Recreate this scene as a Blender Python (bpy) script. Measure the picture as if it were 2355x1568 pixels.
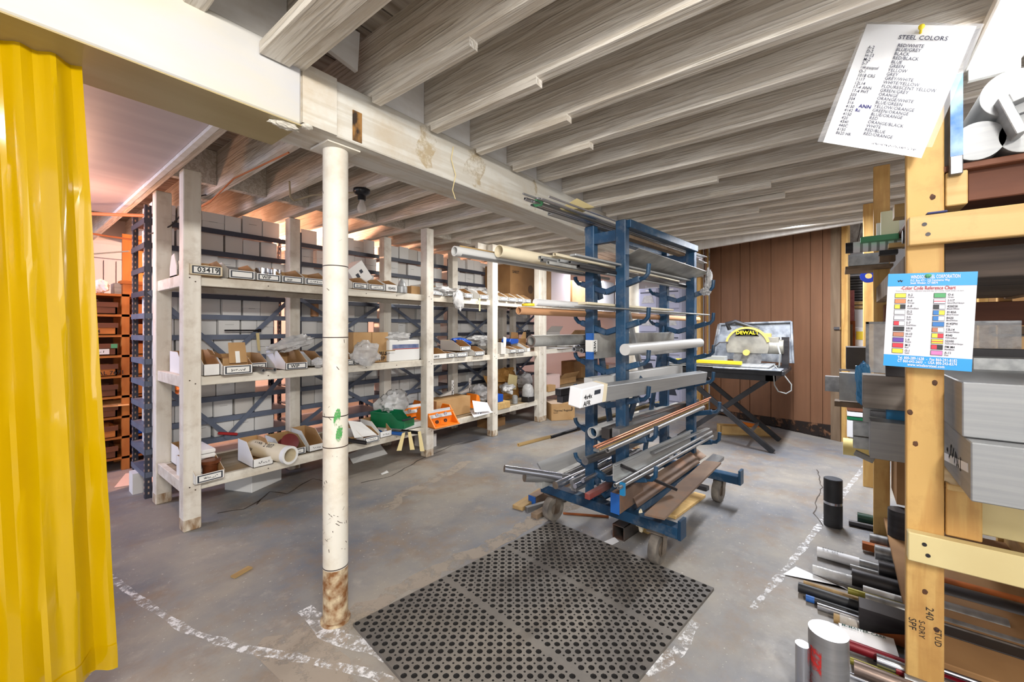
import bpy, bmesh, math, random
from mathutils import Vector, Matrix, Euler, noise
random.seed(7)
for o in list(bpy.data.objects): bpy.data.objects.remove(o)
SC = bpy.context.scene; COL = SC.collection
R = math.radians
# ---------------- camera, exposure, world, lights ----------------
FOC, CX, HY, EYE = 955.0, 1177.5, 757.0, 1.2
HEAD = R(38.24)
cd = bpy.data.cameras.new('camera'); cam = bpy.data.objects.new('camera', cd); COL.objects.link(cam)
cam.location = (0, 0, EYE); cam.rotation_euler = (R(90), 0, HEAD - R(90))
cd.sensor_fit = 'HORIZONTAL'; cd.sensor_width = 36; cd.lens = FOC / 2355 * 36
cd.shift_y = -(784 - HY) / 2355; cd.clip_start = .02
SC.camera = cam
SC.view_settings.view_transform = 'Standard'; SC.view_settings.look = 'None'
SC.view_settings.gamma = 1; SC.view_settings.use_curve_mapping = False
SC.view_settings.exposure = 0.12
wd = bpy.data.worlds.new('world'); SC.world = wd; wd.use_nodes = True
wd.node_tree.nodes['Background'].inputs[0].default_value = (.93, .95, 1, 1)
wd.node_tree.nodes['Background'].inputs[1].default_value = 1.08
def area(name, loc, rot, sx, sy, power, col):
    l = bpy.data.lights.new(name, 'AREA'); l.shape = 'RECTANGLE'; l.size = sx; l.size_y = sy; l.energy = power; l.color = col
    o = bpy.data.objects.new(name, l); o.location = loc; o.rotation_euler = rot; COL.objects.link(o); return o
def point(name, loc, power, col, r=.05):
    l = bpy.data.lights.new(name, 'POINT'); l.energy = power; l.color = col; l.shadow_soft_size = r
    o = bpy.data.objects.new(name, l); o.location = loc; COL.objects.link(o); return o
area('ceiling_tube_light', (-.3, -.8, 2.1), (R(55), 0, 0), 1.2, .12, 88, (1, .96, .90))
area('front_fill_light', (-2.2, -1.4, 1.3), (R(90), 0, R(-52)), 1.8, 1.8, 26, (1, .96, .90))  # unseen soft fill, added behind the camera to light the view
area('side_room_light', (-.9, 4.2, 1.9), (0, R(-50), 0), 1.0, .5, 34, (.62, .68, 1))
point('aisle_lamp', (1.95, 4.75, 1.98), 170, (1, .50, .32), .06)
point('aisle_lamp_far', (4.2, 5.0, 1.98), 60, (1, .52, .34), .06)
point('aisle_lamp_left', (.35, 3.9, 1.75), 12, (1, .5, .3), .06)
area('far_tube_light', (4.1, .3, 2.06), (0, R(-10), 0), 1.2, .1, 74, (.93, .95, 1))
area('aisle_fill_light', (3.6, 2.35, 2.12), (R(12), 0, 0), 1.2, .1, 34, (1, .97, .92))  # added fill over the aisle to lift the deeper part; no fixture there
area('far_room_light', (6.3, 3.4, 2.12), (0, 0, 0), .9, .9, 42, (.8, .84, 1))
area('back_room_light', (6.9, -.6, 2.0), (0, R(20), 0), .8, .8, 26, (1, .98, .95))
area('rack_tube_light', (1.95, -.42, 2.1), (0, 0, 0), .9, .1, 5, (1, 1, .98))

# ---------------- pixel -> point on a known plane of the room ----------------
_C, _S = math.cos(HEAD), math.sin(HEAD)
def ray(px):
    k = (px - CX) / FOC; return _C + _S * k, _S - _C * k
def on_z(px, py, z=0.):
    d = FOC * (EYE - z) / (py - HY); a, b = ray(px); return Vector((a * d, b * d, z))
def on_y(px, py, Y):
    a, b = ray(px); d = Y / b; return Vector((a * d, Y, EYE + d * (HY - py) / FOC))
def on_x(px, py, X):
    a, b = ray(px); d = X / a; return Vector((X, b * d, EYE + d * (HY - py) / FOC))
XY = lambda px, Y: on_y(px, HY, Y).x

# ---------------- materials ----------------
def lin(c):
    r = []
    for v in c:
        v /= 255.; r.append(v / 12.92 if v < .04045 else ((v + .055) / 1.055) ** 2.4)
    return (*r, 1)
MATS = {}
def mat(name, c, rough=.6, metal=0, c2=None, stretch=(1, 1, 1), scale=6, bump=0., bscale=None, dirt=None, dirt_amt=.5, dirt_scale=3., rings=0, coat=0, trans=0, emit=None, estr=0, detail=5, contrast=(.35, .65), alpha=1):
    if name in MATS: return MATS[name]
    m = bpy.data.materials.new(name); m.use_nodes = True; nt = m.node_tree; N = nt.nodes; L = nt.links
    b = N['Principled BSDF']; b.inputs['Roughness'].default_value = rough; b.inputs['Metallic'].default_value = metal
    b.inputs['Base Color'].default_value = lin(c)
    if coat: b.inputs['Coat Weight'].default_value = coat; b.inputs['Coat Roughness'].default_value = .15
    if trans: b.inputs['Transmission Weight'].default_value = trans
    if alpha < 1: b.inputs['Alpha'].default_value = alpha
    if emit: b.inputs['Emission Color'].default_value = lin(emit); b.inputs['Emission Strength'].default_value = estr
    if c2 or bump or dirt:
        tc = N.new('ShaderNodeTexCoord'); oi = N.new('ShaderNodeObjectInfo')
        ad = N.new('ShaderNodeVectorMath'); ad.operation = 'ADD'
        sc = N.new('ShaderNodeVectorMath'); sc.operation = 'SCALE'; sc.inputs['Scale'].default_value = 17
        cb = N.new('ShaderNodeCombineXYZ')
        for i in range(3): L.new(oi.outputs['Random'], cb.inputs[i])
        L.new(cb.outputs[0], sc.inputs[0]); L.new(tc.outputs['Object'], ad.inputs[0]); L.new(sc.outputs[0], ad.inputs[1])
        mp = N.new('ShaderNodeMapping'); mp.inputs['Scale'].default_value = stretch; L.new(ad.outputs[0], mp.inputs[0])
        nz = N.new('ShaderNodeTexNoise'); nz.inputs['Scale'].default_value = scale; nz.inputs['Detail'].default_value = detail
        L.new(mp.outputs[0], nz.inputs['Vector']); fac = nz.outputs[0]
        if rings:
            ma = N.new('ShaderNodeMath'); ma.operation = 'MULTIPLY'; ma.inputs[1].default_value = rings; L.new(fac, ma.inputs[0])
            sn = N.new('ShaderNodeMath'); sn.operation = 'SINE'; L.new(ma.outputs[0], sn.inputs[0])
            mr = N.new('ShaderNodeMapRange'); mr.inputs[1].default_value = -1; L.new(sn.outputs[0], mr.inputs[0])
            mx = N.new('ShaderNodeMath'); mx.operation = 'MULTIPLY_ADD'; mx.inputs[1].default_value = .5; mx.inputs[2].default_value = .0
            ml = N.new('ShaderNodeMath'); ml.operation = 'MULTIPLY_ADD'; ml.inputs[1].default_value = .5
            L.new(mr.outputs[0], mx.inputs[0]); L.new(fac, ml.inputs[0]); L.new(mx.outputs[0], ml.inputs[2]); fac = ml.outputs[0]
        out = None
        if c2:
            cr = N.new('ShaderNodeValToRGB'); cr.color_ramp.elements[0].position = contrast[0]; cr.color_ramp.elements[1].position = contrast[1]
            cr.color_ramp.elements[0].color = lin(c2); cr.color_ramp.elements[1].color = lin(c)
            L.new(fac, cr.inputs[0]); out = cr.outputs[0]; L.new(out, b.inputs['Base Color'])
        if dirt:
            n2 = N.new('ShaderNodeTexNoise'); n2.inputs['Scale'].default_value = dirt_scale; n2.inputs['Detail'].default_value = 7; n2.inputs['Roughness'].default_value = .65
            L.new(ad.outputs[0], n2.inputs['Vector'])
            r2 = N.new('ShaderNodeMapRange'); r2.inputs[1].default_value = .5; r2.inputs[2].default_value = .72; r2.inputs[4].default_value = dirt_amt; L.new(n2.outputs[0], r2.inputs[0])
            mm = N.new('ShaderNodeMix'); mm.data_type = 'RGBA'; mm.inputs[7].default_value = lin(dirt)
            L.new(r2.outputs[0], mm.inputs[0])
            if out: L.new(out, mm.inputs[6])
            else: mm.inputs[6].default_value = lin(c)
            L.new(mm.outputs[2], b.inputs['Base Color'])
        if bump:
            bp = N.new('ShaderNodeBump'); bp.inputs['Strength'].default_value = bump; bp.inputs['Distance'].default_value = .006
            L.new(fac, bp.inputs['Height']); L.new(bp.outputs[0], b.inputs['Normal'])
    MATS[name] = m; return m

JOIST = mat('painted_joist', (232, 226, 216), .85, c2=(204, 194, 179), stretch=(5.5, .3, 5.5), scale=6, rings=26, detail=9, bump=.9, dirt=(160, 140, 114), dirt_amt=.3, dirt_scale=2.2, contrast=(.1, .7))
JBLK = mat('painted_block', (244, 243, 241), .8, c2=(232, 229, 224), stretch=(.5, 3, 3), scale=7, bump=.2, dirt=(190, 172, 148), dirt_amt=.3)
BEAM = mat('painted_beam', (212, 209, 200), .7, c2=(188, 180, 165), stretch=(.16, 2.6, 2.6), scale=6, rings=22, bump=.45, dirt=(176, 146, 98), dirt_amt=.55, dirt_scale=2.4, contrast=(.05, .5))
WRAP = mat('beam_wrap', (192, 193, 198), .35, c2=(208, 200, 176), stretch=(.6, 1, 2), scale=2.2, bump=.08)
PLANK = mat('ceiling_plank_paint', (172, 163, 152), .85, c2=(120, 108, 96), stretch=(.3, 3, 1), scale=7, bump=.4)
PWHITE = mat('white_post_paint', (234, 230, 220), .6, c2=(220, 213, 200), stretch=(3, 3, .35), scale=6, bump=.2, dirt=(150, 124, 96), dirt_amt=.4, dirt_scale=9)
SWHITE = mat('white_shelf_paint', (230, 226, 214), .6, c2=(214, 206, 190), stretch=(.3, 3, 3), scale=6, bump=.2, dirt=(120, 96, 70), dirt_amt=.45, dirt_scale=6)
DECK = mat('shelf_deck_wood', (160, 146, 122), .7, c2=(126, 110, 86), stretch=(.3, 3, 3), scale=6, bump=.2, dirt=(170, 130, 70), dirt_amt=.5, dirt_scale=4)
LEGBASE = mat('weathered_leg', (222, 212, 194), .8, c2=(146, 116, 84), stretch=(3, 3, 1), scale=12, bump=.6)
PIPEP = mat('column_paint', (218, 214, 204), .55, c2=(216, 208, 192), stretch=(2, 2, .6), scale=5, bump=.12, dirt=(160, 130, 96), dirt_amt=.4, dirt_scale=6)
RUST = mat('column_rust', (206, 190, 158), .8, c2=(128, 84, 44), scale=26, bump=.4, dirt=(96, 56, 30), dirt_amt=.8, dirt_scale=9)
RINGM = mat('scuff_mark', (74, 58, 48), .8)
BAND = mat('metal_band', (60, 48, 42), .6)
STEELB = mat('blue_grey_steel', (112, 122, 142), .5, .1, c2=(98, 108, 128), scale=8)
STEELD = mat('dark_steel_angle', (62, 66, 80), .5, .1)
HOLE = mat('punched_hole', (196, 170, 150), .8)
WBOX = mat('white_carton', (234, 234, 232), .7)
WBOX2 = mat('greyed_carton', (218, 214, 208), .75)
SLOT = mat('carton_slot', (60, 56, 52), .9)
KRAFT = mat('kraft_board', (186, 150, 104), .8, c2=(170, 132, 86), scale=5)
KRAFTD = mat('kraft_board_dark', (150, 112, 70), .8, c2=(132, 96, 58), scale=5)
INK = mat('black_ink', (22, 22, 26), .6)
LBLF = mat('label_frame', (44, 50, 62), .6)
LBLW = mat('label_white', (236, 236, 232), .6)
PAPER = mat('white_paper', (238, 239, 242), .6)
MANILA = mat('manila_tag', (222, 204, 150), .7)
PLAS = mat('clear_plastic', (226, 226, 226), .18, c2=(200, 200, 200), scale=22, bump=.9, alpha=.55)
PLAS2 = mat('cloudy_bag', (222, 222, 222), .25, c2=(190, 190, 190), scale=18, bump=.8, alpha=.82)
BLUEP = mat('blue_plastic', (22, 78, 176), .4)
GREENP = mat('green_plastic', (0, 118, 74), .35, c2=(0, 98, 60), scale=6)
ORANGEP = mat('orange_enamel', (238, 130, 26), .45)
ALU = mat('aluminium', (184, 187, 187), .42, .35, c2=(158, 160, 162), stretch=(.2, 4, 4), scale=9, bump=.05)
ALUB = mat('brushed_aluminium', (158, 159, 160), .48, .35, c2=(148, 150, 152), stretch=(.3, .3, 9), scale=9, bump=.06)
ALUW = mat('worn_aluminium', (186, 186, 182), .5, .3, c2=(128, 128, 126), scale=5, dirt=(96, 88, 78), dirt_amt=.5, dirt_scale=8)
STEEL = mat('steel_bar', (156, 156, 156), .36, .6, c2=(120, 120, 122), stretch=(.3, 3, 3), scale=8)
STEELK = mat('dark_steel_bar', (74, 72, 74), .42, .7, c2=(50, 48, 50), stretch=(.3, .3, 3), scale=7)
CHROME = mat('bright_steel_bar', (190, 192, 200), .2, .9)
BRST = mat('rusty_plate', (142, 120, 102), .6, .3, c2=(112, 92, 80), scale=4, dirt=(168, 110, 60), dirt_amt=.6, dirt_scale=5)
MILL = mat('mill_scale_bar', (96, 90, 86), .5, .5, c2=(70, 66, 64), scale=5, dirt=(166, 96, 40), dirt_amt=.6, dirt_scale=4)
ORUST = mat('orange_rust', (176, 96, 40), .8, c2=(120, 66, 34), scale=9)
PVC = mat('white_plastic_rod', (232, 232, 232), .35)
PVCG = mat('grey_plastic_pipe', (198, 198, 196), .45)
CREAM = mat('cream_tube_paper', (226, 214, 186), .7)
TAN = mat('tan_tube', (206, 156, 114), .55, c2=(192, 140, 98), stretch=(.2, 3, 3), scale=5)
BAMB = mat('tan_stick', (190, 160, 108), .6, c2=(150, 120, 76), stretch=(.3, 3, 3), scale=6)
COPPER = mat('copper_rod', (190, 128, 96), .35, .7)
REDP = mat('red_paint', (178, 34, 36), .45)
MAROON = mat('maroon_bar', (122, 20, 34), .35, .2)
CARTB = mat('cart_blue', (28, 74, 108), .45, .15, c2=(20, 54, 82), scale=5, dirt=(150, 150, 146), dirt_amt=.3, dirt_scale=14)
RUBBER = mat('rubber_wheel', (84, 79, 74), .75, c2=(128, 120, 110), scale=14)
CASTER = mat('caster_metal', (140, 130, 118), .5, .5, c2=(90, 74, 60), scale=9)
BLACK = mat('black_paint', (26, 27, 31), .5, c2=(44, 45, 50), scale=8)
BLKTAPE = mat('black_wrap', (30, 30, 34), .55, c2=(46, 46, 50), scale=9, bump=.3)
PINEV = mat('pine_vertical', (208, 168, 100), .6, c2=(180, 130, 66), stretch=(2.2, 2.2, .22), scale=5, rings=26, bump=.15, contrast=(.0, .55), dirt=(150, 104, 54), dirt_amt=.35, dirt_scale=9)
PINEH = mat('pine_horizontal', (210, 176, 116), .6, c2=(188, 146, 86), stretch=(2.2, .22, 2.2), scale=5, rings=22, bump=.12, contrast=(.0, .5), dirt=(150, 110, 70), dirt_amt=.3, dirt_scale=9)
KNOT = mat('wood_knot', (96, 60, 34), .7, c2=(60, 36, 20), scale=30)
CREAMB = mat('cream_board', (222, 206, 152), .5, c2=(214, 196, 142), scale=4)
REDWOOD = mat('reddish_plank', (120, 74, 52), .7, c2=(92, 54, 38), stretch=(2, .3, 2), scale=6, bump=.2)
DARKWD = mat('dark_plank', (82, 70, 62), .8, c2=(52, 44, 40), stretch=(2, .2, 3), scale=7, bump=.3)
OLDWD = mat('old_brown_wood', (132, 112, 90), .75, c2=(106, 86, 66), stretch=(2.5, 2.5, .3), scale=6, bump=.2)
PLY = mat('plywood', (204, 164, 112), .65, c2=(184, 140, 88), stretch=(2, .4, 1), scale=4, rings=12)
ORWOOD = mat('orange_wood', (206, 130, 60), .6, c2=(176, 102, 40), stretch=(.4, 2, 2), scale=6, bump=.1)
ORWOODV = mat('orange_wood_upright', (206, 130, 60), .6, c2=(176, 102, 40), stretch=(2, 2, .4), scale=6, bump=.1)
TRAYW = mat('dark_tray_wood', (122, 72, 44), .65, c2=(88, 50, 32), stretch=(.4, 2, 2), scale=6, bump=.1)
BRICKB = mat('brown_panel', (130, 92, 66), .6, c2=(122, 86, 62), stretch=(3, 3, .25), scale=7, bump=.08, dirt=(118, 78, 54), dirt_amt=.4, dirt_scale=2.5)
GAP = mat('panel_gap', (24, 14, 10), .9)
SHEETP = mat('ceiling_sheet_paint', (206, 196, 198), .45, c2=(196, 186, 190), stretch=(.3, 2, 1), scale=5, bump=.1)
WALLW = mat('white_wall_paint', (214, 214, 218), .7)
YELC = None
COPPERC = mat('conduit_orange', (200, 120, 70), .5)
WIRE = mat('cable_sheath', (176, 160, 130), .6)
WIRED = mat('dark_cable', (52, 46, 44), .6)
PINK = mat('pink_foam', (178, 112, 112), .9, c2=(160, 96, 98), scale=30)
YEL = mat('yellow_paint', (236, 206, 40), .5)
SAWY = mat('saw_yellow', (206, 180, 96), .45)
SAWG = mat('saw_grey', (168, 164, 152), .45, .3, c2=(116, 114, 108), scale=6)
SPLASH = mat('splash_tray', (150, 156, 164), .6, c2=(84, 90, 100), scale=9, dirt=(206, 208, 210), dirt_amt=.8, dirt_scale=6)
GREYCAB = mat('grey_cabinet', (176, 178, 200), .5)
BLUET = mat('blue_paint_end', (30, 92, 170), .5)
BLUEL = mat('blue_film', (28, 120, 170), .35)
SAWDARK = mat('dark_sheet', (70, 68, 70), .5, .2, c2=(56, 54, 56), scale=5)
GLASS = mat('clear_glass', (255, 255, 255), .05, trans=1)
PORC = mat('black_porcelain', (24, 26, 32), .25)
BULB = mat('bulb_glass', (232, 226, 220), .2, alpha=.8)
MATR = mat('rubber_mat', (112, 107, 101), .55, c2=(92, 88, 84), scale=4, dirt=(134, 126, 114), dirt_amt=.5, dirt_scale=3)
ISO = mat('yellow_foam', (222, 206, 138), .8)
GREYP = mat('grey_painted_strip', (150, 152, 150), .6)
GREENS = mat('green_strip', (84, 160, 112), .5)
PALEY = mat('pale_yellow_sheet', (240, 238, 200), .5)

# ---------------- mesh building ----------------
class MB:
    def __init__(s): s.v = []; s.f = []; s.m = []
    def box(s, x0, x1, y0, y1, z0, z1, m=0, M=None):
        n = len(s.v); P = [Vector(p) for p in ((x0,y0,z0),(x1,y0,z0),(x1,y1,z0),(x0,y1,z0),(x0,y0,z1),(x1,y0,z1),(x1,y1,z1),(x0,y1,z1))]
        if M: P = [M @ p for p in P]
        s.v += P
        s.f += [(n,n+3,n+2,n+1),(n+4,n+5,n+6,n+7),(n,n+1,n+5,n+4),(n+1,n+2,n+6,n+5),(n+2,n+3,n+7,n+6),(n+3,n,n+4,n+7)]
        s.m += [m]*6; return s
    def bar(s, a, b, w, h, m=0, up=(0,0,1)):   # rectangular bar from a to b
        a = Vector(a); b = Vector(b); d = (b-a).normalized(); u = Vector(up)
        if abs(d.dot(u)) > .98: u = Vector((0,1,0))
        r = d.cross(u).normalized(); u = r.cross(d).normalized(); n = len(s.v)
        for p in (a, b):
            for i, j in ((-1,-1),(1,-1),(1,1),(-1,1)): s.v.append(p + r*(i*w/2) + u*(j*h/2))
        s.f += [(n,n+1,n+2,n+3),(n+7,n+6,n+5,n+4)] + [(n+i, n+4+i, n+4+(i+1)%4, n+(i+1)%4) for i in range(4)]
        s.m += [m]*6; return s
    def tube(s, a, b, r, seg=14, ri=0, m=0, r2=None, mc=None):
        a = Vector(a); b = Vector(b); d = (b-a).normalized(); u = Vector((0,0,1)) if abs(d.z) < .95 else Vector((1,0,0))
        x = d.cross(u).normalized(); y = x.cross(d); n = len(s.v); r2 = r if r2 is None else r2; mc = m if mc is None else mc
        for p, q in ((a, r), (b, r2)):
            for i in range(seg):
                t = 2*math.pi*i/seg; s.v.append(p + x*(q*math.cos(t)) + y*(q*math.sin(t)))
        for i in range(seg): j = (i+1)%seg; s.f.append((n+i, n+j, n+seg+j, n+seg+i)); s.m.append(m)
        if ri:
            k = len(s.v)
            for p in (a, b):
                for i in range(seg):
                    t = 2*math.pi*i/seg; s.v.append(p + x*(ri*math.cos(t)) + y*(ri*math.sin(t)))
            for i in range(seg):
                j = (i+1)%seg
                s.f += [(k+j, k+i, k+seg+i, k+seg+j), (n+j, n+i, k+i, k+j), (n+seg+i, n+seg+j, k+seg+j, k+seg+i)]; s.m += [m, mc, mc]
        else:
            s.f += [tuple(n+seg-1-i for i in range(seg)), tuple(n+seg+i for i in range(seg))]; s.m += [mc, mc]
        return s
    def path(s, pts, r, seg=8, m=0):
        pts = [Vector(p) for p in pts]; n = len(s.v); px = None
        for i, p in enumerate(pts):
            d = (pts[min(i+1, len(pts)-1)] - pts[max(i-1, 0)]).normalized()
            if px is None:
                u = Vector((0,0,1)) if abs(d.z) < .9 else Vector((1,0,0)); px = d.cross(u).normalized()
            else: px = (px - d*px.dot(d)).normalized()
            y = px.cross(d)
            for k in range(seg):
                t = 2*math.pi*k/seg; s.v.append(p + px*(r*math.cos(t)) + y*(r*math.sin(t)))
        for i in range(len(pts)-1):
            for k in range(seg):
                j = (k+1)%seg; s.f.append((n+i*seg+k, n+i*seg+j, n+(i+1)*seg+j, n+(i+1)*seg+k)); s.m.append(m)
        s.f += [tuple(n+seg-1-k for k in range(seg)), tuple(n+(len(pts)-1)*seg+k for k in range(seg))]; s.m += [m, m]
        return s
    def lathe(s, prof, seg=20, m=0, c=(0,0,0), M=None):
        n = len(s.v); c = Vector(c)
        for r, z in prof:
            for i in range(seg):
                t = 2*math.pi*i/seg; p = Vector((r*math.cos(t), r*math.sin(t), z))
                s.v.append((M @ p if M else p) + c)
        for i in range(len(prof)-1):
            for k in range(seg):
                j = (k+1)%seg; s.f.append((n+i*seg+k, n+i*seg+j, n+(i+1)*seg+j, n+(i+1)*seg+k)); s.m.append(m)
        s.f += [tuple(n+seg-1-k for k in range(seg)), tuple(n+(len(prof)-1)*seg+k for k in range(seg))]; s.m += [m, m]
        return s
    def prism(s, poly, a, b, plane='xz', m=0, M=None):   # poly extruded along the remaining axis from a to b
        n = len(s.v); k = len(poly)
        for w in (a, b):
            for p, q in poly:
                P = Vector((p, w, q)) if plane == 'xz' else Vector((w, p, q)) if plane == 'yz' else Vector((p, q, w))
                s.v.append(M @ P if M else P)
        s.f += [tuple(range(n, n+k)), tuple(reversed(range(n+k, n+2*k)))] + [(n+i, n+k+i, n+k+(i+1)%k, n+(i+1)%k) for i in range(k)]
        s.m += [m]*(k+2); return s
    def quad(s, a, b, c, d, th=0, m=0):
        a, b, c, d = map(Vector, (a, b, c, d)); n = len(s.v); nn = (b-a).cross(d-a).normalized()*th
        if not th: s.v += [a,b,c,d]; s.f.append((n,n+1,n+2,n+3)); s.m.append(m); return s
        s.v += [a,b,c,d,a-nn,b-nn,c-nn,d-nn]
        s.f += [(n,n+1,n+2,n+3),(n+7,n+6,n+5,n+4)] + [(n+i, n+4+i, n+4+(i+1)%4, n+(i+1)%4) for i in range(4)]; s.m += [m]*6
        return s
    def blob(s, c, rx, ry, rz, seg=14, rg=9, jag=.15, m=0, seed=0):
        n = len(s.v); c = Vector(c); big = max(rx, ry, rz) > .035 and jag > .11
        if big: seg, rg = 30, 18
        o = Vector((seed*1.7, seed*.9, seed*2.3))
        for i in range(rg+1):
            ph = math.pi*i/rg
            for k in range(seg):
                t = 2*math.pi*k/seg; u = Vector((math.sin(ph)*math.cos(t), math.sin(ph)*math.sin(t), math.cos(ph)))
                f = 2.1*noise.noise(u*1.6+o) + (1.6*abs(noise.noise(u*4+o)) + .9*abs(noise.noise(u*9+o)) - .5 if big else 0)
                q = 1 + jag*.95*f
                s.v.append(c + Vector((rx*u.x*q, ry*u.y*q, rz*u.z*q)))
        for i in range(rg):
            for k in range(seg):
                j = (k+1)%seg; s.f.append((n+i*seg+k, n+(i+1)*seg+k, n+(i+1)*seg+j, n+i*seg+j)); s.m.append(m)
        return s
    def crumple(s, w, h, amp, seed=0, nx=22, nz=14, lean=0):
        n = len(s.v); o = Vector((seed*1.3, seed*2.1, 0))
        for j in range(nz+1):
            for i in range(nx+1):
                u, v = i/nx, j/nz; p = Vector((u*w*9, v*h*9, 0))+o
                d = amp*(2*noise.noise(p*.5) + 1.2*abs(noise.noise(p*1.3)))
                s.v.append(Vector((u*w + amp*noise.noise(p*.8+Vector((5,0,0))), d + lean*v, v*h*(1+.16*noise.noise(Vector((u*4+seed, 0, 0)))) )))
        for j in range(nz):
            for i in range(nx): k = n+j*(nx+1)+i; s.f.append((k, k+1, k+nx+2, k+nx+1)); s.m.append(0)
        return s
    def build(s, name, mats, parent=None, loc=None, rot=None, smooth=False, bevel=0, fixn=True):
        me = bpy.data.meshes.new(name); me.from_pydata([tuple(p) for p in s.v], [], s.f)
        for q in (mats if isinstance(mats, (list, tuple)) else [mats]): me.materials.append(q)
        me.polygons.foreach_set('material_index', s.m)
        if fixn:
            bm = bmesh.new(); bm.from_mesh(me); bmesh.ops.recalc_face_normals(bm, faces=bm.faces); bm.to_mesh(me); bm.free()
        if smooth:
            me.polygons.foreach_set('use_smooth', [True]*len(me.polygons))
            try: me.set_sharp_from_angle(angle=R(40))
            except Exception: pass
        o = bpy.data.objects.new(name, me); COL.objects.link(o)
        if parent: o.parent = parent
        if loc is not None: o.location = loc
        if rot is not None: o.rotation_euler = rot
        if bevel:
            b = o.modifiers.new('bevel', 'BEVEL'); b.width = bevel; b.segments = 1; b.limit_method = 'ANGLE'
        return o
def thing(name, label, cat, loc=(0,0,0), rot=(0,0,0), group=None):
    o = bpy.data.objects.new(name, None); COL.objects.link(o); o.empty_display_size = .05
    o.location = loc; o.rotation_euler = rot; return tag(o, label, cat, group)
def tag(o, label, cat, group=None, kind=None):
    o['label'] = label; o['category'] = cat
    if group: o['group'] = group
    if kind: o['kind'] = kind
    return o
def struct(o, label=None):
    o['kind'] = 'structure'
    if label: o['label'] = label
    return o
def lab(o, label): o['label'] = label; return o
def copy_tree(o, parent=None):
    c = o.copy(); COL.objects.link(c); c.parent = parent
    for ch in list(o.children): copy_tree(ch, c)
    return c
# lettering: list of (text, size, x, y[, squash]) laid in the plane o + ex*x + ey*y
def letters(lines, mats, parent, o, ex, ey, name='lettering', bold=0, idx=None):
    o = Vector(o); ex = Vector(ex); ey = Vector(ey); mb = MB()
    for i, ln in enumerate(lines):
        t, sz, x, y = ln[:4]; sq = ln[4] if len(ln) > 4 else 1
        cu = bpy.data.curves.new('t', 'FONT'); cu.body = t; cu.size = sz; cu.resolution_u = 2; cu.offset = bold*sz
        cu.space_character = 1.05
        ob = bpy.data.objects.new('t', cu); me = bpy.data.meshes.new_from_object(ob)
        if isinstance(sq, tuple): sq = sq[0]/max(1e-6, max(v.co.x for v in me.vertices))
        n = len(mb.v)
        for v in me.vertices: mb.v.append(o + ex*(x + v.co.x*sq) + ey*(y + v.co.y))
        for p in me.polygons: mb.f.append(tuple(n+k for k in p.vertices)); mb.m.append(ln[5] if len(ln) > 5 else 0)
        bpy.data.objects.remove(ob); bpy.data.curves.remove(cu); bpy.data.meshes.remove(me)
    return mb.build(name, mats, parent, fixn=False)
def scribble(w, h, mats, parent, o, ex, ey, seed=0, name='handwriting', n=None):
    rnd = random.Random(seed); o = Vector(o); ex = Vector(ex); ey = Vector(ey); mb = MB(); x = 0; t = h*.1
    while x < w:
        cw = h*rnd.uniform(.35, .6); pts = [(x + rnd.uniform(0, cw), rnd.uniform(0, h)) for _ in range(3)]
        for a, b in zip(pts, pts[1:]):
            A = o + ex*a[0] + ey*a[1]; B_ = o + ex*b[0] + ey*b[1]
            dd = Vector((b[0]-a[0], b[1]-a[1])); dd.normalize(); pr = (ex*(-dd.y) + ey*dd.x)*t
            k = len(mb.v); mb.v += [A-pr, B_-pr, B_+pr, A+pr]; mb.f.append((k,k+1,k+2,k+3)); mb.m.append(0)
        x += cw*1.25
    return mb.build(name, mats, parent, fixn=False)
# ================= SETTING =================
def floor_mat():
    m = bpy.data.materials.new('concrete_floor'); m.use_nodes = True; nt = m.node_tree; N = nt.nodes; L = nt.links; b = N['Principled BSDF']
    tc = N.new('ShaderNodeTexCoord')
    def noise(sc, det=6, ro=.6, st=None):
        n = N.new('ShaderNodeTexNoise'); n.inputs['Scale'].default_value = sc; n.inputs['Detail'].default_value = det; n.inputs['Roughness'].default_value = ro
        src = tc.outputs['Object']
        if st:
            mp = N.new('ShaderNodeMapping'); mp.inputs['Scale'].default_value = st; L.new(src, mp.inputs[0]); src = mp.outputs[0]
        L.new(src, n.inputs['Vector']); return n.outputs[0]
    def rng(s, a, c, lo=0, hi=1):
        r = N.new('ShaderNodeMapRange'); r.inputs[1].default_value = a; r.inputs[2].default_value = c; r.inputs[3].default_value = lo; r.inputs[4].default_value = hi; L.new(s, r.inputs[0]); return r.outputs[0]
    def mix(f, a, c):
        x = N.new('ShaderNodeMix'); x.data_type = 'RGBA'; L.new(f, x.inputs[0])
        if isinstance(a, tuple): x.inputs[6].default_value = lin(a)
        else: L.new(a, x.inputs[6])
        x.inputs[7].default_value = lin(c); return x.outputs[2]
    o = mix(rng(noise(1.1), .4, .6), (154, 148, 139), (118, 121, 128))
    o = mix(rng(noise(2.3, 8, .7), .5, .66, 0, .8), o, (140, 122, 104))
    o = mix(rng(noise(7, 8, .75), .55, .75, 0, .5), o, (184, 176, 166))
    o = mix(rng(noise(.8, 9, .75, (1, 2, 1)), .6, .7, 0, .6), o, (112, 110, 112))
    o = mix(rng(noise(60, 2, .5), .68, .74, 0, .7), o, (206, 200, 192))
    o = mix(rng(noise(26, 8, .8), .58, .8, 0, .6), o, (112, 102, 94))
    L.new(o, b.inputs['Base Color']); L.new(rng(noise(5), .3, .7, .38, .62), b.inputs['Roughness'])
    bp = N.new('ShaderNodeBump'); bp.inputs['Strength'].default_value = .25; bp.inputs['Distance'].default_value = .004; L.new(noise(30), bp.inputs['Height']); L.new(bp.outputs[0], b.inputs['Normal'])
    return m
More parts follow.
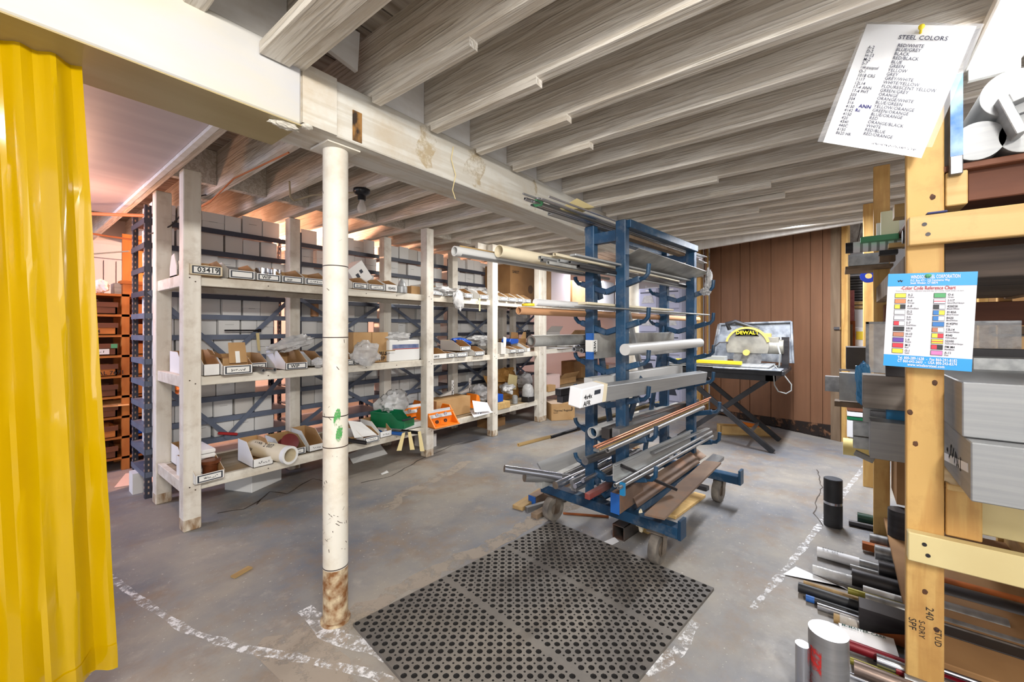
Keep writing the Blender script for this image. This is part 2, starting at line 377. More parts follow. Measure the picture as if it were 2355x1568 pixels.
fl = struct(MB().box(-4, 9, -4, 7, -.1, 0).build('floor', floor_mat()), 'worn grey painted concrete floor')
def speck_mat(name, col, thr, sc, amt=.9):
    m = bpy.data.materials.new(name); m.use_nodes = True; N = m.node_tree.nodes; L = m.node_tree.links; b = N['Principled BSDF']
    b.inputs['Base Color'].default_value = lin(col); b.inputs['Roughness'].default_value = .7
    tc = N.new('ShaderNodeTexCoord'); n = N.new('ShaderNodeTexNoise'); n.inputs['Scale'].default_value = sc; n.inputs['Detail'].default_value = 8; n.inputs['Roughness'].default_value = .75
    L.new(tc.outputs['Object'], n.inputs['Vector']); r = N.new('ShaderNodeMapRange'); r.inputs[1].default_value = thr; r.inputs[2].default_value = thr+.1; r.inputs[4].default_value = amt
    L.new(n.outputs[0], r.inputs[0]); L.new(r.outputs[0], b.inputs['Alpha']); return m
CHALK = speck_mat('scraped_white_mark', (232, 232, 234), .47, 24); TANW = speck_mat('bare_tan_concrete', (172, 160, 146), .40, 9, .75)
CRACK = speck_mat('floor_crack_dark', (70, 60, 54), .36, 12); BLUEF = speck_mat('oily_blue_floor', (112, 118, 132), .44, 3, .5)
def ribbon(name, pts, w, m, z=.0012, jag=0., seed=1):
    rnd = random.Random(seed); mb = MB(); P = [on_z(*p) for p in pts]; Q = []
    for a, b in zip(P, P[1:]):
        k = max(1, int((b-a).length/.06)); Q += [a.lerp(b, i/k) for i in range(k)]
    Q.append(P[-1]); n = len(Q)
    for i, p in enumerate(Q):
        d = (Q[min(i+1, n-1)]-Q[max(i-1, 0)]).normalized(); s = Vector((-d.y, d.x, 0)); off = s*rnd.uniform(-jag, jag); ww = w*rnd.uniform(.6, 1.2)
        mb.v += [p+off-s*ww/2+Vector((0,0,z)), p+off+s*ww/2+Vector((0,0,z))]
    for i in range(n-1): mb.f.append((2*i, 2*i+2, 2*i+3, 2*i+1)); mb.m.append(0)
    return mb.build(name, m, fl)
ribbon('paint_scrape', [(245, 1320), (330, 1385), (430, 1450), (560, 1492), (680, 1512), (850, 1548), (900, 1568)], .035, CHALK, seed=2)
ribbon('paint_scrape', [(1990, 1070), (1920, 1160), (1850, 1255), (1790, 1330), (1730, 1400)], .035, CHALK, seed=3)
ribbon('paint_scrape', [(700, 1400), (780, 1470), (900, 1500)], .09, CHALK, z=.0016, seed=4)
ribbon('paint_scrape', [(1480, 1545), (1560, 1500), (1600, 1430)], .05, CHALK, seed=5)
ribbon('bare_patch', [(760, 1470), (840, 1400), (1010, 1310), (1130, 1250), (1250, 1190), (1340, 1150)], .12, TANW, z=.0008, jag=.02)
ribbon('bare_patch', [(880, 1170), (960, 1120), (1080, 1060)], .1, TANW, z=.0009, jag=.03, seed=8)
ribbon('bare_patch', [(640, 1560), (760, 1480)], .5, TANW, z=.0007, jag=.05, seed=9)
ribbon('floor_crack', [(590, 1160), (620, 1130), (660, 1135), (720, 1100), (760, 1110)], .012, CRACK, jag=.008, seed=11)
ribbon('floor_crack', [(500, 1180), (560, 1170), (600, 1150)], .012, CRACK, jag=.008, seed=12)
ribbon('floor_crack', [(830, 1110), (900, 1095), (960, 1060), (1040, 1025), (1100, 1010)], .01, CRACK, jag=.008, seed=13)
ribbon('floor_crack', [(1880, 1080), (1890, 1120), (1870, 1180), (1895, 1210)], .007, CRACK, jag=.008, seed=14)

JX = [.665 + .31*i for i in range(-8, 15)]
ce = struct(MB().box(-4, 9, -4, 7, 2.43, 2.5).build('ceiling', PLANK), 'plank deck carried on rough painted joists')
for i in range(78): 
    y = -4 + i*.141; mb = MB().box(-4, 9, y, y+.133, 2.408, 2.432)
    mb.build('ceiling_plank', PLANK, ce)
for i, x in enumerate(JX):
    if x < 4.95:
        mb = MB()
        mb.box(0, .062, -3.6, 6.4, 0, .255); o = mb.build('joist', JOIST, ce, loc=(x, 0, 2.16 + random.uniform(-.004, .004)), bevel=.006)
    for k, (yb, m) in enumerate(((1.54, JBLK), (3.32, JOIST))):
        if x + .31 < 5.0 and not (k == 0 and abs(x-.665) < .01):
            MB().box(x+.064, x+.308, yb, yb+.05, 2.163+.012*k, 2.405).build('blocking', m, ce)
# broken blocking piece beside the first joist, furring strips nailed under joists
MB().quad((.73, 1.545, 2.40), (.94, 1.545, 2.40), (.93, 1.545, 2.24), (.79, 1.545, 2.27), .02).build('blocking', JBLK, ce)
for x, y0, y1 in ((.665, .55, 1.6), (.975, .95, 1.5), (1.285, .9, 1.5), (1.595, .95, 1.5), (1.905, 1.0, 1.5), (2.835, .6, 1.5), (3.145, .35, 1.5), (3.455, .3, 1.5), (3.765, .5, 1.5)):
    MB().box(x+.004, x+.045, y0, y1, 2.128, 2.159).build('nailer_strip', JOIST, ce)
MB().box(.56, .655, .2, 1.5, 2.11, 2.15).build('nailer_strip', JOIST, ce)
# painted sheets under the left joists
for y0, y1, dz in ((1.76, 3.46, 0), (3.465, 4.7, .004)):
    MB().box(-1.6, .64, y0, y1, 2.145+dz, 2.157+dz).build('ceiling_sheet', SHEETP, ce)
MB().box(.642, .668, 1.76, 4.7, 2.125, 2.158).build('edge_strip', JBLK, ce)
# header above the brown wall
a, b = on_z(1560, 582, 2.165), on_z(2010, 507, 2.165)
MB().bar(a+Vector((0,0,.05)), b+Vector((0,0,.05)), .05, .1).build('header_board', mat('header_paint', (228, 224, 218), .7, c2=(208, 202, 194), stretch=(2,2,.3), scale=7, bump=.3), ce)

# ---- beam and columns
bt = thing('support_beam', 'long white painted timber beam carrying the joists across the room', 'beam', (0, 1.522, 1.943))
MB().box(-1.5, 6.6, 0, .112, 0, .217).build('beam_plank', BEAM, bt, bevel=.004)
MB().box(-1.5, 6.6, .114, .223, .004, .217).build('beam_plank', BEAM, bt, bevel=.004)
lab(MB().box(-1.5, .70, -.012, .235, -.012, .236).build('wrap_sheet', WRAP, bt, bevel=.006), 'smooth white plastic sheet wrapped over the left end of the beam')
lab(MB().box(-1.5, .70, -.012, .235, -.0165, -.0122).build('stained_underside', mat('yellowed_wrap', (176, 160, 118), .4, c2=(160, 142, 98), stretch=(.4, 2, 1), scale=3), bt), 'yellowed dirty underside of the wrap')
lab(MB().box(.705, .835, -.010, 0, .0, .217).build('patch_board', BEAM, bt), 'short board nailed over the beam face')
lab(MB().box(.905, .945, -.004, .0, .01, .13).build('bare_wood_patch', mat('burnt_wood', (150, 108, 56), .8, c2=(50, 36, 24), stretch=(2, 2, 1), scale=14, contrast=(.4, .55)), bt), 'bare dark brown wood patch')
MB().blob((.66, .02, -.02), .05, .02, .012, jag=.3, seed=3).blob((.72, -.01, -.012), .02, .02, .01, jag=.1, seed=4).build('paint_drip', BEAM, bt)
MB().path([(1.45, -.006, .17), (1.43, -.012, .10), (1.46, -.012, .03), (1.44, -.01, -.05), (1.46, -.01, -.09)], .0022).build('hanging_string', MANILA, bt)
BS = speck_mat('rust_water_stain', (196, 168, 112), .46, 9, .4)
for x0, x1 in ((1.2, 1.36), (1.50, 1.72), (2.12, 2.2)):
    mb = MB(); xc, hw = (x0+x1)/2, (x1-x0)/2
    mb.v = [Vector((xc+hw*math.cos(R(30*k))*(.7+.3*math.sin(k*2.1)), -.0015, .11+.1*math.sin(R(30*k)))) for k in range(12)]; mb.f = [tuple(range(12))]; mb.m = [0]
    mb.build('water_stain', BS, bt, fixn=False)
def column(x, y, label, detail=True):
    t = thing('steel_column', label, 'column', (x, y, 0))
    MB().tube((0,0,.225), (0,0,1.935), .049, 28).build('column_shaft', PIPEP, t, smooth=True)
    lab(MB().tube((0,0,.012), (0,0,.228), .0485, 28).build('rusty_base', RUST, t, smooth=True), 'rust-streaked lower end')
    MB().tube((0,0,0), (0,0,.012), .058, 24).build('base_plate', RUST, t, smooth=True)
    MB().box(-.07, .07, -.07, .07, 1.935, 1.943).build('cap_plate', PIPEP, t)
    if detail:
        for z in (.228, .72, .845, 1.165, 1.455): MB().tube((0,0,z), (0,0,z+.004), .0496, 28).build('column_band', BAND if z != .72 else RINGM, t, smooth=True)
        rnd = random.Random(5)
        mb = MB()
        for i in range(46):
            z = rnd.choice([rnd.uniform(.3, .62), rnd.uniform(.3, .5), rnd.uniform(.6, 1.8)]); an = R(-130) + rnd.uniform(-1.3, 1.3); L_ = rnd.uniform(.004, .016); k = rnd.uniform(-.4, .4)
            q = [(math.cos(an+u)*.0494, math.sin(an+u)*.0494, z+v) for u, v in ((0, 0), (.05, .001), (.05+k, L_), (k, L_*.9))]
            mb.quad(*q)
        mb.build('scuff_marks', RINGM, t)
        GM = speck_mat('green_spray', (70, 160, 80), .42, 18, .85)
        for z, an in ((.80, -2.22), (.735, -2.05)):
            mb = MB()
            for i in range(12):
                for j in range(12):
                    if ((i-5.5)/6)**2 + ((j-5.5)/6)**2 > 1: continue
                    f = lambda i, j: (math.cos(an + .045*i)*.0497, math.sin(an+.045*i)*.0497, z+.0055*j + .002*i)
                    mb.quad(f(i,j), f(i+1,j), f(i+1,j+1), f(i,j+1))
            mb.build('green_paint_mark', GM, t, smooth=True)
    return t
column(.896, 1.634, 'round white painted steel column with a rusty foot beside the black mat')
column(4.07, 1.634, 'second round white steel column standing behind the blue bar rack', False)

# ---- brown panelled wall
P0 = on_z(1913, 1011); P1 = on_z(1636, 950)
def on_seg(px, A=P0, B_=P1):
    a, b = ray(px); d = B_-A; t = (A.y*a - A.x*b)/(d.x*b - d.y*a); return A + d*t
wf = thing('wall_far', 'brown grooved panel wall standing at an angle behind the tile saw', 'wall'); del wf['category']; struct(wf)
wd_ = (P1-P0).normalized(); wn = Vector((wd_.y, -wd_.x, 0)); 
if wn.x < 0: wn = -wn      # points away from the camera
gr = [1913, 1892, 1864, 1824, 1773, 1724.5, 1702, 1658, 1632]
for a, b in zip(gr, gr[1:]):
    A, B_ = on_seg(a-1), on_seg(b+.6); mb = MB(); w = wn*.02; z0, z1 = .02, 2.405
    mb.v += [A+Vector((0,0,z0)), B_+Vector((0,0,z0)), B_+w+Vector((0,0,z0)), A+w+Vector((0,0,z0)), A+Vector((0,0,z1)), B_+Vector((0,0,z1)), B_+w+Vector((0,0,z1)), A+w+Vector((0,0,z1))]
    mb.f += [(0,3,2,1),(4,5,6,7),(0,1,5,4),(1,2,6,5),(2,3,7,6),(3,0,4,7)]; mb.m += [0]*6
    mb.build('panel_board', BRICKB, wf)
A, B_ = on_seg(1913)+wn*.056, on_seg(1630)+wn*.056
MB().quad(A+Vector((0,0,.0)), B_, B_+Vector((0,0,2.4)), A+Vector((0,0,2.4)), .03).build('backing_board', GAP, wf)
A, B_ = on_seg(1913)-wn*.004, on_seg(1632)-wn*.004
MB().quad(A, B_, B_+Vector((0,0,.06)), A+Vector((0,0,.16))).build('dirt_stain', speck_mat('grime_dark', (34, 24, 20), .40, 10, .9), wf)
A, B_ = on_seg(1911.5)-wn*.01, on_seg(1911.5)-wn*.01 - wd_*.09
lab(MB().quad(A, B_, B_+Vector((0,0,2.4)), A+Vector((0,0,2.4)), .05).build('end_post', OLDWD, wf), 'weathered grey-brown wooden post at the right end')
h0 = on_seg(1928)-wn*.02; h0.z = 1.21
MB().box(-.012, .012, -.03, .03, -.015, .015).build('door_pull', CHROME, wf, loc=h0, rot=(0, 0, math.atan2(wd_.y, wd_.x)-R(90)), bevel=.004)
A = on_seg(1627)-wn*.02; MB().bar(A, A+Vector((0,0,2.4)), .03, .045, up=wd_).build('edge_stud', PINEV, wf)
t1 = thing('trim_1', 'pale wooden jamb right of the brown wall', 'trim'); del t1['category']; struct(t1)
A = on_seg(1941)+wn*.03; MB().bar(A, A+Vector((0,0,2.3)), .04, .06, up=wd_).build('jamb_board', PINEV, t1)
t2 = thing('trim_2', 'pale wooden door stud left of the brown wall', 'trim'); del t2['category']; struct(t2)
A = on_z(1610, 948); MB().bar(A, A+Vector((0,0,2.4)), .05, .14, up=(1,0,0)).build('stud', PINEV, t2)
A = on_z(1622, 950); MB().bar(A, A+Vector((0,0,2.4)), .02, .07, up=(1,.4,0)).build('dark_board', BRICKB, t2)
# outer walls
w = struct(MB().box(7.9, 8, -4, 7, 0, 2.42).build('wall_right', WALLW), 'white back wall of the far room')
wl = struct(MB().box(-4, 8, 6.3, 6.4, 0, 2.42).build('wall_left', WALLW), 'white boarded wall at the far left')
for i in range(20): MB().box(-1.0+i*.1, -.91+i*.1, 6.27, 6.3, .1, 1.95).build('wall_board', WALLW, wl)
MB().box(-1.0, 1.1, 6.22, 6.3, 1.97, 2.12).build('wall_rail', WALLW, wl)
MB().box(.80, 1.02, 5.3, 5.33, 0, 2.1).build('wall_board', ORWOODV, wl)

# ---- yellow curtain
YELC = bpy.data.materials.new('yellow_vinyl'); YELC.use_nodes = True
b = YELC.node_tree.nodes['Principled BSDF']; b.inputs['Base Color'].default_value = lin((196, 160, 0)); b.inputs['Roughness'].default_value = .16
b.inputs['Coat Weight'].default_value = .5; b.inputs['Coat Roughness'].default_value = .06
b.inputs['Subsurface Weight'].default_value = .0
nt = YELC.node_tree; tr = nt.nodes.new('ShaderNodeBsdfTranslucent'); tr.inputs[0].default_value = lin((205, 160, 0)); mx = nt.nodes.new('ShaderNodeMixShader'); mx.inputs[0].default_value = .25
nt.links.new(b.outputs[0], mx.inputs[1]); nt.links.new(tr.outputs[0], mx.inputs[2]); nt.links.new(mx.outputs[0], nt.nodes['Material Output'].inputs[0])
cu = thing('welding_curtain', 'yellow translucent vinyl curtain hanging in folds at the left edge', 'curtain', (0, 1.64, 0))
def curtain(x0, x1, z0, z1, name, amp, ph, flare, mat_):
    mb = MB(); nx, nz = 90, 34; zt = 1.95
    for j in range(nz+1):
        z = z0 + (z1-z0)*j/nz; dz = (zt-z)/1.7
        for i in range(nx+1):
            u = i/nx; x = x0 + (x1 - x0 + flare*dz)*u
            y = amp*(.35+.65*dz)*math.sin(x*40*(1-.12*dz)+ph) + .012*math.sin(x*103+z*3) + .006*math.sin(z*9+x*20) + .004*math.sin(z*31+x*50+math.sin(z*7)*2)*dz
            z_ = z + (.03*math.sin(x*14+1) if j == 0 else 0)
            mb.v.append(Vector((x, y, z_)))
    for j in range(nz):
        for i in range(nx): k = j*(nx+1)+i; mb.f.append((k, k+1, k+nx+2, k+nx+1)); mb.m.append(0)
    return mb.build(name, mat_, cu, smooth=True)
curtain(-.75, .165, .245, 1.94, 'curtain_sheet', .030, .6, .075, YELC)
curtain(-.75, .165, .24, .285, 'bottom_hem', .0305, .6, .075, YELC).location.y = -.004
MB().tube((-.9, .0, 1.935), (.2, .0, 1.935), .006).build('curtain_wire', WIRED, cu)

# ---- fluorescent fixture, lamp holder, pipes
ft = thing('fluorescent_light', 'lit white fluorescent batten under the joists at upper right', 'light', (2.12, -.42, 2.10))
MB().box(-1.25, .06, -.07, .07, .02, .055).build('housing', LBLW, ft, bevel=.005)
TUBE = mat('glowing_tube', (255, 255, 255), .5, emit=(255, 255, 255), estr=14)
for y in (-.035, .035): MB().tube((-1.22, y, 0), (.03, y, 0), .017, 12).build('tube', TUBE, ft, smooth=True)
for x in (-1.24, .045): MB().box(x-.01, x+.012, -.06, .06, -.02, .03).build('tube_holder', LBLW, ft)
L0 = on_y(832, 437, 2.57); L0.z = 2.158
lt = thing('bulb_lampholder', 'black porcelain lampholder with a bare bulb hanging right of the white column', 'light', L0)
MB().lathe([(.055, 0), (.056, -.02), (.045, -.035), (.028, -.045), (.026, -.075)], 24).build('lampholder', PORC, lt, smooth=True)
MB().lathe([(.014, -.075), (.016, -.09), (.028, -.115), (.032, -.13), (.028, -.15), (.012, -.162)], 20).build('bulb', BULB, lt, smooth=True)
def cable(label, pts, r, m, name='cable', cat='cable'):
    return tag(MB().path(pts, r, 7).build(name, m, smooth=True), label, cat)
cable('tan cable clipped under the joists left of the bare bulb', [(1.20, 2.75, 2.14), (1.27, 2.9, 2.09), (1.34, 3.0, 2.10), (1.42, 2.9, 2.14), (1.6, 2.62, 2.15)], .006, WIRE)
cable('long brown conduit running below the left joists towards the shelving', [(.1, 4.9, 2.06), (.4, 4.4, 2.05), (.7, 3.95, 2.02), (.8, 3.8, 2.02)], .012, COPPERC, 'conduit', 'pipe')
cable('thin copper pipe below the ceiling sheet at left', [(-.2, 4.8, 2.03), (.6, 4.75, 1.97), (1.2, 4.7, 1.95)], .008, COPPERC, 'copper_pipe', 'pipe')
cable('dark cable drooping in front of the top cartons behind the leftmost post', [(.99, 3.55, 2.165), (.90, 3.6, 2.13), (.85, 3.62, 2.0), (.80, 3.65, 1.92), (.74, 3.7, 1.87), (.70, 3.75, 1.86)], .005, WIRED)
cable('brown cable looped along the joist above the left cartons', [(1.0, 2.3, 2.14), (.94, 2.9, 2.12), (.93, 3.3, 2.05), (.9, 3.9, 2.03)], .005, COPPERC)
cable('white cable hanging in a loop over the orange tray rack', [(.1, 5.2, 2.0), (.3, 5.2, 1.86), (.5, 5.15, 1.84), (.72, 4.5, 1.83)], .006, WIRE)

# ---- black mat
D_ = Vector((.808, .602, 0)); ang = math.atan2(1.396-1.546, 2.164-.9)
mb = MB(); nx, ny = 50, 37; px_, py_ = 1.273/nx, .948/ny
NS = 8; zt, zb = .013, .002
for i in range(nx):
    for j in range(ny):
        x0, y0 = i*px_, j*py_; cx, cy = x0+px_/2, y0+py_/2
        big = (i+j) % 2 == 0; edge = i in (0, nx-1) or j in (0, ny-1)
        r = (.0116 if big else .0042); n = len(mb.v)
        if edge and not big or i in (17, 33):
            mb.v += [Vector(p) for p in ((x0,y0,zt),(x0+px_,y0,zt),(x0+px_,y0+py_,zt),(x0,y0+py_,zt))]; mb.f.append((n,n+1,n+2,n+3)); mb.m.append(0); continue
        outer = [(0,0),(.5,0),(1,0),(1,.5),(1,1),(.5,1),(0,1),(0,.5)]
        for u, v in outer: mb.v.append(Vector((x0+u*px_, y0+v*py_, zt)))
        for z in (zt-.0005, zb):
            for k in range(NS):
                a_ = R(-135+45*k); mb.v.append(Vector((cx+r*math.cos(a_), cy+r*math.sin(a_), z)))
        for k in range(NS):
            j2 = (k+1) % NS
            mb.f += [(n+k, n+j2, n+8+j2, n+8+k), (n+8+k, n+8+j2, n+16+j2, n+16+k)]; mb.m += [0, 1]
for a, b in (((0,0),(1.273,0)),((1.273,0),(1.273,.948)),((1.273,.948),(0,.948)),((0,.948),(0,0))):
    mb.quad((*a,0),(*b,0),(*b,zt),(*a,zt))
mb.quad((0,0,zb),(1.273,0,zb),(1.273,.948,zb),(0,.948,zb), m=1)
DARKH = mat('mat_hole_shade', (36, 34, 34), .8)  # near-black on hole walls and backing stands in for the shade inside
tag(mb.build('perforated_mat', [MATR, DARKH], loc=D_, rot=(0, 0, ang), fixn=False), 'black rubber anti-fatigue mat full of round holes on the floor', 'mat')
# ================= WOODEN SHELVING (left) =================
YF, YB = 3.05, 3.66
LZ = {'top': 1.525, 'mid': .913, 'low': .278}
ws = thing('wooden_shelving', 'long white painted timber shelving with three loaded levels left of the column and beyond', 'shelving', (.72, YF, 0))
ox = .72
def wpost(x, y, w=.088, d=.088, h=2.15, foot=True, lbl=None):
    o = MB().box(x-ox, x-ox+w, y-YF, y-YF+d, .0 if not foot else .06, h).build('post', PWHITE, ws, bevel=.004)
    if foot: MB().box(x-ox-.001, x-ox+w+.001, y-YF-.001, y-YF+d+.001, 0, .075).build('worn_foot', LEGBASE, o, bevel=.006)
    return o
FP = [.722, 1.64, 2.555, 3.50, 4.42]; BP = [.72, 1.60, 2.53, 3.49, 4.44]
for x in FP: wpost(x, YF-.02)
wpost(4.52, YF-.02, .06)
for x in BP: wpost(x, YB)
for nm, z in LZ.items():
    for x in FP[:1] + FP[2:]:
        for dx, dz in ((.03, -.018), (.058, -.04)):
            MB().tube((x-ox+dx, -.0215, z+dz), (x-ox+dx, -.0195, z+dz), .004, 8).build('nail_head', RINGM, ws)
    for x in (1.2, 1.95, 2.25, 3.0, 3.3, 4.0):
        MB().tube((x-ox, .0185, z-.03), (x-ox, .0205, z-.03), .004, 8).build('nail_head', RINGM, ws)
    for x0, x1 in ((.76, 2.6), (2.6, 4.5)):
        MB().box(x0-ox, x1-ox, .02, .055, z-.058, z).build('front_rail', SWHITE, ws, bevel=.003)
        MB().box(x0-ox, x1-ox, .575, .61, z-.058, z).build('back_rail', SWHITE, ws)
        MB().box(x0-ox, x1-ox, .055, .575, z-.02, z-.004).build('shelf_deck', DECK, ws)
    MB().box(.01, .045, .06, .62, z-.065, z+.005).build('end_rail', SWHITE, ws, bevel=.003)
# second unit continuing behind the bar rack
w2 = thing('wooden_shelving', 'second white timber shelving unit continuing towards the grey cabinets', 'shelving', (4.60, YF, 0))
for z in (.93, .36, 1.50):
    MB().box(0, 2.4, .02, .055, z-.058, z).build('front_rail', SWHITE, w2)
    MB().box(0, 2.4, .055, .6, z-.02, z-.004).build('shelf_deck', DECK, w2)
for x in (1.25, 2.35): MB().box(x, x+.08, 0, .08, 0, 2.1).build('post', PWHITE, w2)
MB().box(0, .06, .55, .62, 0, 2.1).build('post', PWHITE, w2)
# small blocks on top of posts
for x in (3.50, 4.42): tag(MB().box(-.12, .17, 0, .04, 0, .09).build('wood_block', PWHITE, loc=(x-.02, YF+.075, 2.065)), 'white scrap board nailed to the top of the %s front post' % ('fourth' if x < 4 else 'fifth'), 'board')

# ================= METAL SHELVING WITH CARTONS =================
MX = [.70, 1.75, 2.70, 3.66, 4.60, 5.6]; MY0, MY1 = 3.85, 4.27
ML = [1.993, 1.82, 1.65, 1.479, 1.318, 1.161, .993, .836, .676, .508, .351, .19]
BN = ['left end', 'second', 'third', 'fourth', 'fifth']
for b in range(5):
    x0, x1 = MX[b], MX[b+1]-.045
    t = thing('steel_shelving', '%s bay of the blue-grey slotted steel shelving filled with white cartons' % BN[b].capitalize(), 'shelving', (x0, MY0, 0), group=None)
    W = x1-x0
    for x in (0, W):
        for y in (0, MY1-MY0):
            mb = MB(); s = 1 if x == 0 else -1; q = 1 if y == 0 else -1
            mb.box(min(x, x+s*.036), max(x, x+s*.036), y-.0015, y+.0015, 0, 2.08).box(x-.0015, x+.0015, min(y, y+q*.036), max(y, y+q*.036), 0, 2.08)
            o = mb.build('upright', STEELD, t)
            if b < 3:
                mb = MB()
                for k in range(52):
                    z = .03+k*.04; mb.box(x+s*.014, x+s*.022, y-.003, y-.001, z, z+.016); 
                    if x == 0: mb.box(x-.003, x-.001, y+q*.014, y+q*.022, z, z+.016)
                tag(mb.build('punched_holes', HOLE, o), 'punched slots', 'x'); oo = o.children[0]; del oo['category']; oo['kind'] = 'stuff'
    for i, z in enumerate(ML):
        m = STEELD if i < 4 or b > 2 else STEELB
        MB().box(0, W, -.004, .0, z-.042, z-.004).box(0, W, 0, .42, z-.012, z-.006).build('shelf', m, t)
        if b == 0: MB().box(-.006, .0, 0, .42, z-.042, z-.004).build('end_bar', m, t)
    for z0, z1 in ((1.47, .95), (.86, .33)):
        MB().bar((.02, -.012, z0), (W-.02 if b else W*.52, -.012, z1), .003, .034, up=(0,0,1)).build('brace', STEELB, t)
        MB().bar((W-.02, -.016, z0), (.02 if b else W*.48, -.016, z1), .003, .034).build('brace', STEELB, t)
# cartons
def carton_mesh(w, d, h, variant):
    mb = MB()
    if variant == 1:
        mb.box(0, w, 0, d, 0, h*.45).box(-.001, w+.001, -.0015, d, h*.455, h)
        mb.box(w*.3, w*.7, -.0025, -.001, h*.44, h*.455, 1)
    elif variant == 2:
        mb.box(0, w, 0, d, 0, h); mb.box(w*.3, w*.72, -.0012, .001, h*.60, h*.612, 1)
    else: mb.box(0, w, 0, d, 0, h)
    return mb
protos = []
for v in range(3):
    for m in (WBOX, WBOX2):
        o = carton_mesh(.125, .3, .142, v).build('carton', [m, SLOT], bevel=.0015); protos.append(o)
ordn = ['top', 'second', 'third', 'fourth', 'fifth', 'sixth', 'seventh', 'eighth', 'ninth', 'tenth', 'eleventh']
ncart = 0; first = set(); rnd = random.Random(11)
def put_carton(x, y, z, w, h, label, group, k=None, rz=0):
    global ncart
    k = rnd.choice([0, 0, 0, 1, 2, 4]) if k is None else k
    p = protos[k]
    if k not in first: o = p; first.add(k)
    else: o = p.copy(); COL.objects.link(o)
    o.location = (x, y, z); o.scale = (w/.125, 1, h/.142); o.rotation_euler = (0, 0, rz)
    tag(o, label, 'box', group); ncart += 1
for li, z in enumerate(ML[:11]):
    for b in range(5):
        if b == 4 and li not in (0, 1, 4, 5, 8): continue
        x = MX[b] + .045; xe = MX[b+1] - .08
        if b == 1 and li == 10: continue
        kk = 0
        while x < xe - .09:
            w = rnd.choice([.118, .125, .13, .135, .15]); h = rnd.choice([.135, .142, .142, .13])
            if li == 0: h *= rnd.choice([.95, 1, 1.1])
            if x + w > xe: break
            if rnd.random() > .045 and ncart < 296:
                kk += 1
                put_carton(x, MY0+.03+rnd.choice([0, .004, .01, .04]), z-.005, w-.003, h, 'white carton, %s from the left on the %s steel shelf, %s bay' % ((['first']+ordn[1:])[kk-1], ordn[li], BN[b]), 'white cartons, %s shelf, %s bay' % (ordn[li], BN[b]), rz=rnd.uniform(-.01, .01))
            x += w + rnd.choice([.001, .002, .003, .012])
for i, p in enumerate(protos):
    if i not in first: bpy.data.objects.remove(p)
# brown timber upright standing between steel bays
tag(MB().box(0, .075, 0, .04, 0, .92).build('timber_upright', KRAFTD, loc=(1.66, 3.79, 0)), 'bare brown timber upright standing right of the second rear post', 'timber')
tag(MB().tube((0,0,0),(0,0,.13),.035,18).build('cardboard_tube', TAN, loc=(1.93, 3.9, 1.32), smooth=True), 'short pinkish cardboard tube standing among cartons right of the second rear post', 'tube')
tag(MB().bar((0,0,0),(.13,-.02,-.03),.02,.02).build('red_rod', REDP, loc=(1.13, 3.83, .385), bevel=.004), 'short red bar lying on the steel shelf above the third open bin', 'bar')

# ================= BINS AND GOODS =================
def bin_(x, z, w, label, d=.30, h=.11, lip=.048, y=None, rz=0, text=None, style='frame', inner=KRAFT, outer=WBOX, tsz=.03, group='open cardboard bins on the white shelving', tilt=0, seed=1):
    y = YF-.005 if y is None else y
    t = thing('shelf_bin', label, 'bin', (x, y, z), (tilt, 0, rz), group=None); e = .003
    mb = MB()
    mb.box(0, w, 0, d, 0, e, 1); mb.box(0, w, d-e, d, 0, h, 1)
    prof = [(0, 0), (d, 0), (d, h), (d*.42, h), (0, lip)]
    for xx, s in ((0, 1), (w-e, -1)):
        mb.prism(prof, xx, xx+e/2, 'yz', 0 if s == 1 else 1); mb.prism(prof, xx+e/2, xx+e, 'yz', 1 if s == 1 else 0)
    mb.box(0, w, 0, e/2, 0, lip, 0); mb.box(0, w, e/2, e, 0, lip, 1)
    mb.build('tray', [outer, inner], t)
    if style == 'frame':
        l = MB().quad((w*.07, -.0012, lip*.12), (w*.93, -.0012, lip*.12), (w*.93, -.0012, lip*.92), (w*.07, -.0012, lip*.92)).build('label_frame', LBLF, t)
        MB().quad((w*.07+.008, -.002, lip*.12+.006), (w*.93-.008, -.002, lip*.12+.006), (w*.93-.008, -.002, lip*.92-.006), (w*.07+.008, -.002, lip*.92-.006)).build('label_card', LBLW, l)
    if text == '~': scribble(w*.5, lip*.3, INK, t, (w*.25, -.003, lip*.35), (1,0,0), (0,0,1), seed)
    elif text: letters([(text, tsz, w*.22, lip*.3)], INK, t, (0, -.003, 0), (1,0,0), (0,0,1), bold=.02)
    return t
def bpx(a, b, Y=YF-.005): x0, x1 = XY(a, Y), XY(b, Y); return x0, x1-x0
zt, zm, zl = LZ['top']+.001, LZ['mid']+.001, LZ['low']+.001
# --- top shelf
x, w = bpx(436, 511, 3.01); bin_(x, zt, w, 'open bin with cream edges marked 03419 on the top shelf', y=3.01, text='03419', tsz=.042, lip=.058, outer=CREAM, rz=R(-3))
x, w = bpx(526, 587); bin_(x, zt, w, 'frosted open bin with a taped card right of bin 03419', text=None, tilt=0, lip=.055)
x, w = bpx(590, 646); bin_(x, zt, w, 'open bin marked WIP holding silver rings on the top shelf', text='WIP')
x, w = bpx(648, 698); bin_(x, zt, w, 'open bin with a small faint WIP card, right of the bin of rings', text='WIP', tsz=.02)
x, w = bpx(701, 752); bin_(x, zt, w, 'open top-shelf bin partly hidden by the white column', text='~', seed=4)
x, w = bpx(811, 847); bin_(x, zt, w, 'open top-shelf bin just right of the column under the tipped carton', text='01266', tsz=.026)
x, w = bpx(849, 885); bin_(x, zt, w, 'open top-shelf bin with a torn label left of card 02435', text='~', seed=5)
x, w = bpx(887, 914); bin_(x, zt, w, 'narrow open bin with a white card reading 02435', text='02435', style='plain', tsz=.028, lip=.06)
